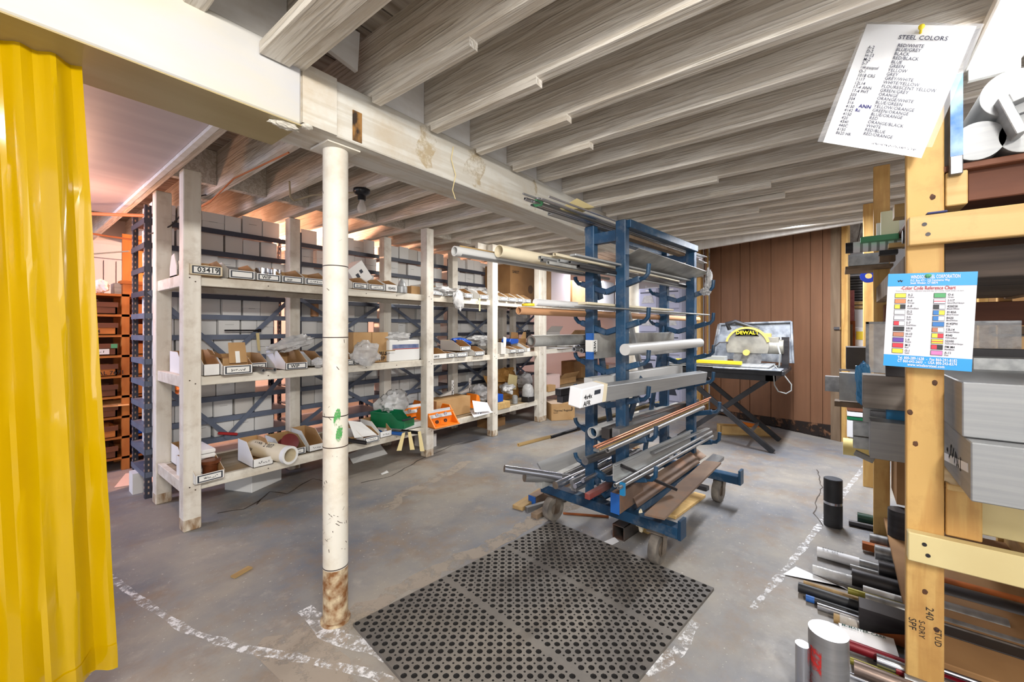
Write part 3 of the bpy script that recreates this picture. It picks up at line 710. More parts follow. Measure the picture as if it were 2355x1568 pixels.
for a, b, s, tx in ((990, 1020, 'first open top-shelf bin right of the second front post', 1), (1028, 1043, 'narrow top-shelf bin left of the hanging plastic bag', 2), (1069, 1088, 'top-shelf bin just right of the hanging plastic bag', 3), (1104, 1124, 'top-shelf bin left of the third front post', 4), (1150, 1168, 'first top-shelf bin right of the third front post', 5), (1170, 1188, 'top-shelf bin with a wide white front near the fourth bay', 6), (1190, 1204, 'small white-fronted bin near the white plastic rod', 7), (1208, 1222, 'small open bin before the big brown carton', 8)):
    x, w = bpx(a, b); bin_(x, zt, w-.004, s, text='~', seed=tx)
ring = thing('metal_rings', 'two stacks of silver metal rings in a top-shelf bin', 'ring', (XY(612, 3.2), 3.16, zt+.004))
for dx in (-.04, .04):
    for k in range(3): MB().tube((dx,0,k*.032),(dx,0,k*.032+.029),.043,22,ri=.03).build('ring', CHROME, ring, smooth=True)
tag(MB().lathe([(.0+.048,0),(.048,.055),(.035,.06),(.030,.09),(.008,.125)],20).build('metal_cone', ALU, loc=(XY(924, 3.08), 3.08, zt), smooth=True), 'pointed metal cone fitting beside card 02435 on the top shelf', 'fitting')
tag(MB().box(0,.10,0,.2,0,.075).build('carton', KRAFT, loc=(XY(946, 3.1), 3.1, zt)), 'small plain carton left of the second front post on the top shelf', 'box')
# tipped white carton right of column
tb = thing('tipped_carton', 'white carton tipped on its corner with printed marks right of the column', 'box', (XY(824, 3.3), 3.28, zt+.06), (0, R(-38), 0))
MB().box(-.02,.15,0,.16,-.02,.16).build('body', WBOX, tb, bevel=.002)
MB().quad((.02,-.002,.05),(.05,-.002,.05),(.05,-.002,.09),(.02,-.002,.09)).quad((.07,-.002,.07),(.10,-.002,.07),(.10,-.002,.10),(.07,-.002,.10)).build('printed_mark', LBLF, tb)
# left end of the top shelf
e = thing('tapered_carton', 'grey tapered carton side on the left end of the top shelf', 'box', (.75, 3.30, zt), (0, 0, 0))
MB().prism([(0,0),(.15,0),(.15,.07),(.11,.15),(.05,.16),(0,.08)], 0, .006, 'yz').build('side', WBOX2, e); MB().box(0,.1,.0,.15,0,.02).build('base', KRAFT, e)
tag(MB().tube((0,0,0),(0,0,.035),.05,20,ri=.03).tube((0,0,.037),(0,0,.075),.05,20,ri=.03).build('metal_ring', STEEL, loc=(.87, 3.18, zt), smooth=True), 'stacked steel rings left of the first front post on the top shelf', 'ring')
tag(MB().box(0,.12,0,.14,0,.07).build('grey_block', STEEL, loc=(XY(500,3.2), 3.16, zt+.02), rot=(0,0,.2), bevel=.004), 'grey folded packet lying behind bin 03419', 'packet')
# --- middle shelf
x, w = bpx(358, 396); 
b1 = bin_(.765, zm, .15, 'open bin turned sideways at the left end of the middle shelf', y=3.22, rz=R(0), style='plain', h=.14)
x, w = bpx(468, 506); bin_(x, zm, w, 'tall white open bin with a blank front beside the first front post', h=.15, style='plain', d=.32, lip=.07)
x, w = bpx(507, 575); bin_(x, zm, w, 'open bin holding an opened brown carton on the middle shelf', text='~', h=.12, lip=.058, y=3.0, seed=9)
ob = thing('opened_carton', 'opened brown carton with raised flap sitting in a middle-shelf bin', 'box', (x+.02, 3.05, zm+.01), (0,0,R(-3)))
MB().box(0,.15,.03,.2,0,.09).build('body', KRAFT, ob); MB().quad((.03,0,.06),(.13,0,.06),(.125,.03,.19),(.03,.03,.19),.003).build('flap', KRAFT, ob); MB().quad((-.06,.05,.12),(.0,.03,.09),(.02,.14,.11),(-.05,.17,.15),.003).build('flap', KRAFTD, ob)
MB().quad((.065,-.0035,.06),(.09,-.0035,.06),(.09,.0215,.15),(.065,.0215,.15),.0005).build('tape', LBLW, ob)
x, w = bpx(574, 615, 3.25); bin_(x, zm, w, 'open bin set back behind two steel tubes on the middle shelf', y=3.25, text='~', seed=12)
x, w = bpx(657, 708); bin_(x, zm, w, 'large open bin marked WIP with plastic wrap on top on the middle shelf', h=.13, text='WIP', tsz=.032, d=.33)
tag(MB().blob((.0,0,0),.16,.05,.045,seed=5,jag=.25).build('plastic_bag', PLAS2, loc=(x+.12, 3.24, zm+.17), rot=(0,-.3,0), smooth=True), 'crumpled clear plastic bag lying on the large WIP bin', 'bag')
for k, px in enumerate((606, 632)): tag(MB().tube((0,0,0),(-.06,.35,0),.013,16,ri=.008).build('steel_tube', STEEL, loc=(XY(px, 2.99), 2.99, zm+.014), smooth=True), '%s of the two short steel tubes poking over the middle shelf edge' % ('left' if k == 0 else 'right'), 'tube')
bk = thing('wrapped_part', 'small tagged steel rod lying on the steel shelf above the brown carton', 'rod', (XY(520,3.83), 3.80, 1.19))
MB().tube((-.02,0,0),(.22,0,0),.007,10).tube((.22,0,0),(.24,0,0),.014,12).build('rod', STEELK, bk); MB().quad((.2,-.01,-.02),(.225,-.01,-.02),(.235,-.01,-.17),(.215,-.01,-.17)).build('tag', MANILA, bk)
tag(MB().blob((0,0,0),.05,.05,.035,seed=6,jag=.2).build('plastic_packet', PLAS2, loc=(XY(735,3.05), 3.06, zm+.036), smooth=True), 'small frosted packet left of the column on the middle shelf', 'packet')
x, w = bpx(715, 742, 3.2); bin_(x, zm, w, 'half-hidden bin left of the column on the middle shelf', y=3.2, style='plain')
x, w = bpx(798, 815); bin_(x, zm, w, 'bin peeping out right of the column on the middle shelf', text='~', seed=14)
x, w = bpx(817, 845); bin_(x, zm, w, 'bin under the bubble wrap on the middle shelf', text='~', seed=15)
x, w = bpx(813, 893, 3.12)
kb = thing('brown_carton', 'large brown carton marked 9/32 WIP behind the bubble wrap', 'box', (x, 3.12, zm))
MB().box(0,w,0,.25,0,.26).build('body', KRAFT, kb, bevel=.003); MB().box(w*.5,w*.52,-.001,0,.12,.26).build('tape', KRAFTD, kb)
letters([('9/32', .06, w*.72, .06), ('WIP', .05, w*.62, .015)], INK, kb, (0,-.002,0), (1,0,0), (0,0,1), bold=.02)
tag(MB().blob((0,0,0),.12,.07,.085,seed=8,jag=.22,seg=20,rg=12).build('bubble_wrap', PLAS, loc=(XY(838,3.02), 3.0, zm+.09), smooth=True), 'crumpled bubble wrap in front of the brown 9/32 carton', 'bubble wrap')
x, w = bpx(895, 966, 3.08)
wb = thing('wrapped_carton', 'white plastic-wrapped carton with a blue and red band', 'box', (x, 3.08, zm))
MB().box(0,w,0,.25,0,.19).build('body', WBOX, wb, bevel=.008); MB().box(w*.1,w*.95,-.002,0,.115,.15).build('blue_band', mat('band_blue', (86, 100, 146), .4, c2=(130, 140, 170), scale=20), wb); MB().box(w*.1,w*.95,-.003,0,.108,.113).build('red_line', REDP, wb)
MB().blob((w*.4,.08,.21),.13,.08,.05,seed=9,jag=.25).build('wrap_film', PLAS2, wb, smooth=True)
tag(MB().bar((0,0,0),(.22,0,0),.006,.008).build('wooden_stick', BAMB, loc=(XY(862,2.95), 2.985, zm+.105)), 'thin wooden stick laid across the bubble wrap', 'stick')
DD = [(990, 1028, 'plain', 'kraft-sided open bin marked 0410 right of the second front post', .10, '0410', zm),
      (1029, 1047, 'frame', 'bin tucked under a white bin, second in the third bay', .06, '~', zm),
      (1050, 1076, 'frame', 'lower white-fronted bin below the blue bag', .06, '~', zm),
      (1092, 1115, 'frame', 'bin with a red tag left of the third front post', .10, '~', zm),
      (1173, 1188, 'frame', 'first small bin right of the tall open carton', .08, '~', zm),
      (1190, 1207, 'frame', 'second small bin right of the tall open carton', .08, '~', zm)]
for a, b, st, lb, hh, tx, zz in DD:
    x, w = bpx(a, b); bin_(x, zz, w-.004, lb, h=hh, style=st, text=tx, seed=a, tsz=.03)
x, w = bpx(1058, 1083); bin_(x, zm+.062, w, 'grey-sided bin stacked on top of other bins in the third bay', h=.11, text='~', seed=33, outer=WBOX2)
tag(MB().blob((0,0,0),.13,.08,.05,seed=10,jag=.15).build('blue_bag', BLUEP, loc=(XY(1068,3.25), 3.3, zm+.14), rot=(0,.15,0)), 'blue plastic bag lying behind the stacked bins in the third bay', 'bag')
tag(MB().blob((0,0,0),.15,.08,.035,seed=11,jag=.25).build('plastic_film', PLAS2, loc=(XY(1100,3.35), 3.35, zm+.18), smooth=True), 'clear plastic film heaped over the blue bag', 'film')
tag(MB().blob((0,0,0),.09,.08,.06,seed=12,jag=.2).build('plastic_bag', PLAS2, loc=(XY(1112,3.25), 3.22, zm+.11), smooth=True), 'grey plastic bag against the third front post', 'bag')
x, w = bpx(1157, 1170)
tc_ = thing('tall_open_carton', 'tall white open carton right of the third front post on the middle shelf', 'box', (x-.03, YF, zm))
MB().box(0,.085,0,.25,0,.13).build('body', WBOX2, tc_); MB().quad((.04,-.002,.08),(.085,-.002,.08),(.085,-.01,.19),(.03,-.01,.2),.003).build('flap', WBOX, tc_)
bb = thing('blue_bin', 'blue plastic bin on the middle shelf under dark brown flaps', 'bin', (XY(1172,3.2), 3.2, zm+.1), (0,.06,.1))
MB().prism([(0,.03),(.05,0),(.2,.02),(.22,.06),(.2,.075),(.02,.07)], 0, .13, 'xz').build('body', BLUEP, bb, bevel=.006)
ob = thing('opened_carton', 'brown carton with flaps open and a black bag, above the blue bin', 'box', (XY(1166,3.42), 3.36, zm+.0))
MB().box(0,.34,0,.2,0,.16).build('body', KRAFTD, ob); MB().quad((0,0,.16),(.17,0,.17),(.13,-.02,.24),(-.01,-.02,.25),.003).build('flap', KRAFTD, ob); MB().quad((.22,0,.16),(.34,0,.16),(.34,.0,.25),(.28,.0,.25),.003).build('flap', KRAFT, ob)
tag(MB().blob((0,0,0),.05,.04,.06,seed=14,jag=.3).build('black_bag', BLACK, loc=(XY(1213,3.4), 3.40, zm+.22)), 'small crumpled black bag in the open carton', 'bag')
bin_(XY(1212,3.1), zm, .07, 'white pointed carton end by the large steel tube', y=3.1, style='plain', h=.11)
# hanging bag on the top shelf and other plastics
hb = MB(); hb.blob((0,0,0),.07,.03,.09,seed=15,jag=.22,seg=16,rg=12); hb.blob((-.12,.12,.09),.14,.1,.04,seed=16,jag=.25)
tag(hb.build('plastic_bag', PLAS2, loc=(XY(1054,3.0), 3.0, zt-.03), smooth=True), 'clear plastic bag hanging over the top shelf edge', 'bag')
tag(MB().blob((0,0,0),.14,.1,.06,seed=17,jag=.28).build('plastic_film', PLAS2, loc=(XY(1092,3.3), 3.3, zt+.10), smooth=True), 'clear plastic film on top-shelf bins left of the third front post', 'film')
tag(MB().blob((0,0,0),.13,.1,.06,seed=18,jag=.28).build('plastic_film', PLAS2, loc=(XY(1136,3.3), 3.32, zt+.09), smooth=True), 'clear plastic film behind the third front post on the top shelf', 'film')
tag(MB().box(0,.02,0,.002,0,.14).build('paper_tag', MANILA, loc=(XY(1101,3.04), 3.035, zt-.13)), 'yellow tag hanging from the top shelf left of the third front post', 'tag')
# --- low shelf
pk = thing('folded_cartons', 'folded pinkish-white cartons with a black clip, left end of the low shelf', 'box', (.80, 3.12, zl))
for k in range(6): MB().box(0,.11,0,.26,k*.028,k*.028+.024).build('flat_carton', WBOX, pk, bevel=.004)
MB().box(-.02,.12,-.006,.0,-.0,.012).box(-.004,.0,-.006,.2,0,.12).build('clip', BLACK, pk)
x, w = bpx(449, 518, 2.99); bin_(x, zl, w, 'open bin holding a copper-coloured coil on the low shelf', h=.125, text='~', y=2.99, seed=20, lip=.052, d=.30, rz=R(4))
tag(MB().lathe([(.04,0),(.04,.06),(.043,.062),(.043,.066),(.04,.068),(.04,.075),(.056,.08),(.058,.10),(.03,.104)],22).build('copper_coil', mat('copper_brown', (128, 74, 44), .35, .6), loc=(x+.105, 3.1, zl+.005), smooth=True), 'copper-brown flanged coil standing in the first low-shelf bin', 'coil')
bin_(.80, zl, .14, 'bin set back behind the first front post on the low shelf', y=3.36, style='plain', h=.13)
x, w = bpx(585, 624, 3.03); bin_(x-.0, zl, w+.02, 'empty white open bin left of the paper tube on the low shelf', h=.155, text='~', style='plain', y=3.05, seed=21, lip=.055, d=.27)
pt = thing('paper_tube', 'large cream paper tube with handwriting poking over the low shelf edge', 'tube', (XY(664,2.97), 2.95, zl+.06), (0,0,R(14)))
MB().tube((0,0,0),(0,.42,.01),.058,26,ri=.045).build('tube_wall', CREAM, pt, smooth=True); MB().tube((0,-.004,0),(0,.03,0),.061,26,ri=.046).build('torn_end', WBOX, pt, smooth=True)
letters([('1100  2 007', .04, 0, 0), ('76', .03, .0, -.045)], INK, pt, (-.042,.33,.045), (0,-1,0), (.7,0,.7), bold=.01)
x, w = bpx(650, 704, 3.12); bin_(x, zl, w, 'open bin holding a dark red spool on the low shelf', y=3.12, h=.12, text='~', seed=22)
tag(MB().lathe([(.025,-.05),(.062,-.045),(.055,-.02),(.03,0),(.055,.02),(.062,.045),(.025,.05)],22,M=Matrix.Rotation(R(60),3,'X')).build('red_spool', mat('dark_red', (112, 40, 40), .4), loc=(x+.07, 3.2, zl+.075), smooth=True), 'dark red spool tipped in a low-shelf bin', 'spool')
x, w = bpx(711, 744, 3.12); bin_(x, zl, w, 'tall white open bin left of the column on the low shelf', y=3.12, h=.14, style='plain', text='~', seed=23, d=.3)
x, w = bpx(803, 838, 3.1); bin_(x, zl, w, 'kraft bin right of the column holding a dark tool', y=3.1, h=.1, style='plain', outer=KRAFT)
tag(MB().tube((-.1,.15,.03),(.04,-.08,0),.016,12,ri=.01).build('rusty_tube', STEELK, loc=(XY(826,2.98), 3.03, zl+.02), smooth=True), 'short rusty tube just right of the column on the low shelf', 'tube')
x, w = bpx(836, 873, 2.99); bin_(x, zl, w, 'white bin with a curled lid right of the column on the low shelf', y=2.99, h=.10, text='~', seed=24, d=.28)
tag(MB().quad((-.06,.02,.06),(.13,.0,.05),(.11,.2,.13),(.0,.22,.16),.003).build('loose_flap', WBOX, loc=(x, 3.0, zl)), 'loose white flap leaning on the bin right of the column', 'cardboard')
x, w = bpx(874, 901, 3.05); bin_(x, zl, w, 'white bin left of the green bin on the low shelf', y=3.05, h=.125, style='plain', text='~', seed=25)
gb = thing('green_bin', 'green plastic stacking bin on the low shelf', 'bin', (XY(928,2.96), 2.97, zl+.055), (0,0,R(20)))
W, D, H = .17, .33, .13; mb = MB(); mb.box(0,W,0,D,0,.004)
prof = [(0,0),(D,0),(D,H),(.12,H),(.06,H*.55),(-.01,H*.5)]
for xx in (0, W-.004): mb.prism(prof, xx, xx+.004, 'yz')
mb.box(0,W,D-.004,D,0,H).box(0,W,-.01,-.006,0,H*.5); mb.build('shell', GREENP, gb, bevel=.001)
mb = MB()
for xx in (-.008, W): mb.box(xx, xx+.008, .11, D, H-.012, H)
mb.box(0,W,D,D+.006,H-.012,H); mb.build('rim', GREENP, gb)
MB().bar((-.02,-.012,.08),(.16,-.03,.075),.014,.01).build('black_handle', BLACK, gb)
tag(MB().box(0,.5,0,.1,0,.05).build('white_tray', WBOX, loc=(XY(925,3.0)-.1, 3.12, zl)), 'low white tray under the green bin', 'tray')
for k, (px, py, m) in enumerate(((925, 998, BLUET), (938, 996, STEEL), (961, 995, STEELK))):
    p = on_y(px, py, 2.955)
    t = thing('tagged_tube', ['blue-painted tube end with a manila tag below the green bin', 'bare steel tube end with a manila tag below the green bin', 'dark tube end left of the second front post with a tag'][k], 'tube', p)
    MB().tube((0,0,0),(-.09,.33,.0),.015,14,ri=.008).build('tube', m, t, smooth=True)
    MB().quad((-.01,-.012,.012),(.022,-.012,.012),(.0+(-.03 if k == 0 else .05),-.03,-.13-.02*k),(-.05+(-.03 if k == 0 else .05),-.03,-.12-.02*k),.0006).build('tag', MANILA, t)
def orange_block(x, y, z, w, lbl, rz=0):
    t = thing('orange_fixture', lbl, 'fixture', (x, y, z), (0,0,rz))
    mb = MB(); mb.box(0, w, 0, .012, .0, .13, 0)
    for xx in (0, w-.014): mb.prism([(-.10,0),(.2,0),(.2,.1),(.16,.17),(.05,.17)], xx, xx+.014, 'yz')
    mb.box(0,w,-.1,.2,0,.012); mb.build('body', ORANGEP, t, bevel=.002)
    M = Matrix.Rotation(R(-22),3,'X'); mb = MB(); mb.box(.002,w-.03,-.004,.004,.085,.165, M=M.to_4x4()); mb.build('steel_plate', ALU, t).location = (0,-.04,0)
    for k in range(3):
        for zz in (.05, .115):
            if k < int(w/.1):
                p = Vector((.06+k*.1, -.045, zz)); MB().tube(p, p+Vector((0,-.012,.002)), .016, 16, ri=.008).build('bored_hole', CHROME if zz > .1 else STEELK, t, smooth=True)
    return t
orange_block(XY(992,2.98), 3.02, zl, .30, 'large orange machine fixture with a bored steel plate right of the second front post', R(-4))
orange_block(XY(925,3.25), 3.27, zl+.03, .26, 'orange fixture with a row of bored holes behind the second front post', R(-6))
x, w = bpx(1004, 1082, 3.2)
tag(MB().box(0,w,0,.22,0,.19).build('brown_carton', KRAFT, loc=(x, 3.2, zl), bevel=.003), 'open brown carton behind the large orange fixture', 'box')
x2 = XY(1083, 3.2)
og = thing('orange_guard', 'tilted orange guard piece right of the brown carton on the low shelf', 'guard', (x2, 3.16, zl+.05), (0,R(20),0))
MB().prism([(0,0),(.12,.03),(.1,.07),(.05,.15),(.0,.16),(.02,.06)], 0, .16, 'xz').build('shell', ORANGEP, og, bevel=.003)
for k, px in enumerate((1033, 1074)):
    p = on_y(px, 914, 3.35); t = thing('slotted_bracket', '%s slotted white angle bracket standing behind the orange fixture' % ('left' if k == 0 else 'right'), 'bracket', (p.x, 3.35, zl+.2))
    MB().prism([(-.14,0),(.05,0),(.05,.05)], 0, .03, 'xz').build('foot', WBOX2, t)
    mb = MB().box(.04,.07,0,.01,0,.16); mb.build('upright', WBOX, t)
    mb = MB(); [mb.box(.045+.012*(j%2),.053+.012*(j%2),-.002,.0,.02+.02*j,.032+.02*j) for j in range(6)]; mb.build('slots', SLOT, t)
tag(MB().lathe([(.055,0),(.03,.07),(.014,.075),(.013,.1)],20).build('metal_funnel', CHROME, loc=(XY(1104,3.02), 3.06, zl), smooth=True), 'small shiny metal funnel between the orange pieces and papers', 'funnel')
tag(MB().quad((0,-.04,-.01),(.3,-.05,0),(.34,.1,.02),(.1,.12,.03),.001).quad((.05,.0,.03),(.26,-.05,.02),(.32,.06,.09),(.1,.08,.14),.001).build('loose_papers', PAPER, loc=(XY(1082,3.03), 3.02, zl+.015)), 'loose crumpled white papers hanging over the low shelf edge by the third front post', 'paper')
for px, py, Y, rx, rz_, lbl in ((905, 925, 3.3, .14, .1, 'crumpled clear film behind the green bin'), (1105, 905, 3.4, .14, .09, 'brown and clear plastic bag left of the third front post on the low shelf'), (1166, 893, 3.3, .09, .06, 'frosted bag above the blue box'), (1200, 875, 3.5, .2, .1, 'clear plastic over the kraft paper in the fourth bay')):
    p = on_y(px, py, Y); tag(MB().blob((0,0,0),rx,.09,rz_,seed=px,jag=.25).build('plastic_film', PLAS2, loc=p, smooth=True), lbl, 'film')
p = on_y(1115, 893, 3.55)
kp = thing('kraft_paper', 'large crumpled kraft paper wrapping in the fourth bay of the low shelf', 'paper', (p.x, 3.5, zl))
KPM = mat('kraft_paper', (176, 130, 66), .7, c2=(156, 110, 52), scale=6)
MB().crumple(.62, .34, .035, 4, lean=.10).build('paper', KPM, kp).location = (-.02, -.08, 0)
MB().crumple(.45, .16, .05, 9, lean=.16).build('paper_fold', KPM, kp).location = (.1, -.12, .24)
MB().quad((.22,-.13,.14),(.42,-.13,.12),(.46,-.12,.30),(.28,-.12,.34),.002).build('tag', MANILA, kp)
tag(MB().box(0,.13,0,.1,0,.085).build('blue_box', BLUEP, loc=(XY(1141,3.08), 3.08, zl+.08), bevel=.004), 'small blue plastic box on a wooden block, low shelf', 'box')
tag(MB().box(0,.22,0,.14,0,.078).build('wood_block', PINEH, loc=(XY(1146,3.05), 3.05, zl), bevel=.003), 'yellowish wooden block under the blue box', 'block')
dm = thing('domed_machine', 'small motor unit under a clear dome right of the wooden block', 'machine', (XY(1217,3.1), 3.12, zl))
MB().box(-.07,.07,-.06,.06,0,.07).build('base', STEELK, dm, bevel=.01); MB().tube((0,0,.07),(0,0,.16),.03,16).build('motor', STEEL, dm, smooth=True); MB().lathe([(.075,.07),(.075,.15),(.06,.2),(.03,.225)],20).build('dome', PLAS, dm, smooth=True)
tag(MB().tube((0,0,0),(0,0,.09),.035,18).tube((0,0,.09),(0,0,.1),.028,18).build('metal_can', ALU, loc=(XY(1187,3.15), 3.17, zl), smooth=True), 'small silver can between the blue box and the domed motor', 'can')
# --- goods on the second unit, seen left of and through the bar rack
def carton(px0, px1, py0, Y, z, d, lbl, m=KRAFT, name='brown_carton', flaps=False, rz=0):
    x0, x1 = XY(px0, Y), XY(px1, Y); h = on_y((px0+px1)/2, py0, Y).z - z
    t = thing(name, lbl, 'box', (x0, Y, z), (0,0,rz)); MB().box(0,x1-x0,0,d,0,h).build('body', m, t, bevel=.004)
    MB().box(0,x1-x0,-.001,0,h*.97,h*.975).build('seam', SLOT, t)
    if flaps:
        MB().quad((0,0,h),(x1-x0,0,h),(x1-x0-.02,-.07,h+.08),(.02,-.07,h+.08),.003).build('flap', m, t)
    return t, x1-x0, h
zu = 1.50
t, w, h = carton(1174, 1232, 611, 3.4, zu, .45, 'huge brown carton marked SARST on the top level before the fifth post', KRAFTD)
letters([('SARST', .05, .04, h-.12)], INK, t, (0,-.002,0), (1,0,0), (0,0,1), bold=.02); MB().lathe([(.06,-.001),(.06,.0)],16,M=Matrix.Rotation(R(90),3,'X')).build('round_stamp', mat('stamp', (92, 66, 44), .8), t).location = (w*.78, -.002, h*.45)
t, w, h = carton(1252, 1312, 613, 3.45, zu+.003, .45, 'huge brown carton with a pale taped front right of the double post', KRAFT)
MB().box(w*.24,w*.98,-.003,0,.02,h).build('pale_panel', mat('pale_pinkish_label', (222, 206, 204), .6), t); letters([('SARST', .05, w*.3, h-.1)], mat('faded_ink', (110, 104, 110), .7), t, (0,-.005,0), (1,0,0), (0,0,1), bold=.01)
carton(1316, 1356, 648, 3.5, zu+.003, .4, 'brown carton with clear tape left of the blue rack posts', KRAFT)
t, w, h = carton(1365, 1410, 655, 3.6, zu, .3, 'brown carton seen between the two blue rack posts', KRAFT)
t, w, h = carton(1388, 1412, 648, 3.3, zu, .2, 'white carton front seen between the two blue rack posts', WBOX, 'white_carton')
zq = .931
for a, b, c, Y, dd, lbl, m, fl_ in ((1258, 1288, 762, 3.5, .2, 'grey-white open carton right of the double post on the middle level', WBOX2, 1), (1312, 1345, 770, 3.45, .2, 'small open brown carton beside the spray bottle', KRAFT, 1), (1300, 1335, 790, 3.3, .15, 'flat white carton before the spray bottle', WBOX, 0), (1365, 1418, 770, 3.6, .2, 'open brown cartons seen between the rack posts', KRAFT, 1)):
    carton(a, b, c, Y, zq, dd, lbl, m, flaps=fl_)
sp = thing('spray_bottle', 'small white spray bottle among cartons left of the rack', 'bottle', (XY(1320,3.2), 3.2, zq))
MB().tube((0,0,0),(0,0,.09),.022,14).build('bottle', PVC, sp, smooth=True); MB().tube((0,0,.09),(0,0,.13),.008,10).box(-.03,.012,-.008,.008,.125,.145).build('spray_head', PVC, sp)
tag(MB().box(0,.4,0,.3,0,.004).build('paper_sheet', PAPER, loc=(XY(1285,3.04), 3.0, zq+.001), rot=(0,0,.1)), 'white paper sheet under parts on the middle level right of the double post', 'paper')
zr = .361
for a, b, c, Y, dd, lbl, m, fl_ in ((1258, 1288, 862, 3.15, .25, 'pinkish open carton right of the double post on the low level', mat('pinkish_card', (214, 188, 182), .7), 0), (1262, 1278, 886, 3.05, .1, 'small kraft carton below the pinkish one', KRAFT, 0), (1288, 1325, 868, 3.3, .25, 'open kraft carton with a bagged part on the low level', KRAFT, 1), (1320, 1345, 830, 3.5, .25, 'tall opened brown carton left of the rack on the low level', KRAFTD, 1), (1360, 1400, 842, 3.3, .3, 'stack of orange-brown cartons seen through the rack', KRAFT, 0), (1400, 1440, 835, 3.5, .3, 'pinkish flat carton seen through the rack', mat('pinkish_card2', (216, 186, 176), .7), 0)):
    carton(a, b, c, Y, zr, dd, lbl, m, flaps=fl_)
p = on_y(1375, 865, 3.1); tag(MB().blob((0,0,0),.1,.08,.07,seed=91,jag=.2).build('blue_grey_bag', mat('bluegrey_bag', (110, 124, 160), .4), loc=p), 'blue-grey bag seen between the rack posts', 'bag')
tb = on_z(1268, 968); 
t = thing('register_carton', 'brown shipping carton printed Thermal Register 3 on the floor left of the rack', 'box', (tb.x, tb.y, 0), (0,0,R(-38)))
MB().box(0,.33,0,.36,0,.22).build('body', KRAFT, t, bevel=.004); MB().quad((0,0,.2215),(.16,0,.2215),(.16,.36,.2215),(0,.36,.2215)).build('lid_flap', mat('pale_lid', (214, 190, 168), .7), t)
letters([('Thermal Register', .036, .03, .12), ('Recyclable', .014, .03, .10), ('3', .06, .27, .13)], INK, t, (0,-.002,0), (1,0,0), (0,0,1), bold=.01)
# under the low shelf
b = on_z(640, 1118); t = thing('white_carton', 'white carton standing on the floor under the low shelf left of the column', 'box', (b.x-.16, b.y+.02, 0), (0,0,R(24)))
MB().box(-.02,.26,0,.25,0,.125).build('body', WBOX, t, bevel=.003)
b = on_z(812, 1066); t = MB().quad((0,0,.0),(.36,.0,.005),(.34,.12,.10),(.02,.12,.055),.004).build('card_sheet', WBOX, loc=(b.x, b.y, 0)); tag(t, 'white bent card sheet on the floor under the shelf right of the column', 'cardboard')
tag(MB().box(0,.12,0,.2,0,.13).build('white_carton', WBOX2, loc=(2.75, 3.25, 0)), 'small grey-white carton under the low shelf in the third bay', 'box')
tag(MB().box(0,.3,0,.2,0,.1).build('dark_carton', KRAFTD, loc=(3.75, 3.3, 0)), 'flat brown carton in the shade under the fourth bay', 'box')
b = on_z(305, 1138); tag(MB().box(0,.09,0,.12,0,.15).build('white_carton', WBOX, loc=(b.x-.0, b.y, .0), rot=(0,0,.0)), 'white carton on the floor left of the shelving end', 'box')
tag(MB().quad((0,0,0),(.32,-.12,0),(.42,.25,0),(.12,.35,0),.001).build('floor_sheet', mat('pale_sheet', (206, 188, 180), .6), loc=(*on_z(262, 1122).xy, .003)), 'pale card sheet lying on the floor left of the shelving end', 'cardboard')
tag(MB().bar((0,0,0),(.09,.01,0),.03,.008).build('wood_chip', BAMB, loc=(*on_z(535, 1330).xy, .006), rot=(0,0,.2)), 'thin sliver of wood on the floor left of the column', 'scrap')
tag(MB().quad((0,0,.0),(.06,-.01,.005),(.07,.03,.01),(.01,.03,.0),.002).build('paper_scrap', WBOX, loc=(*on_z(878, 1092).xy, .003)), 'curled paper scrap on the floor right of the column', 'scrap')

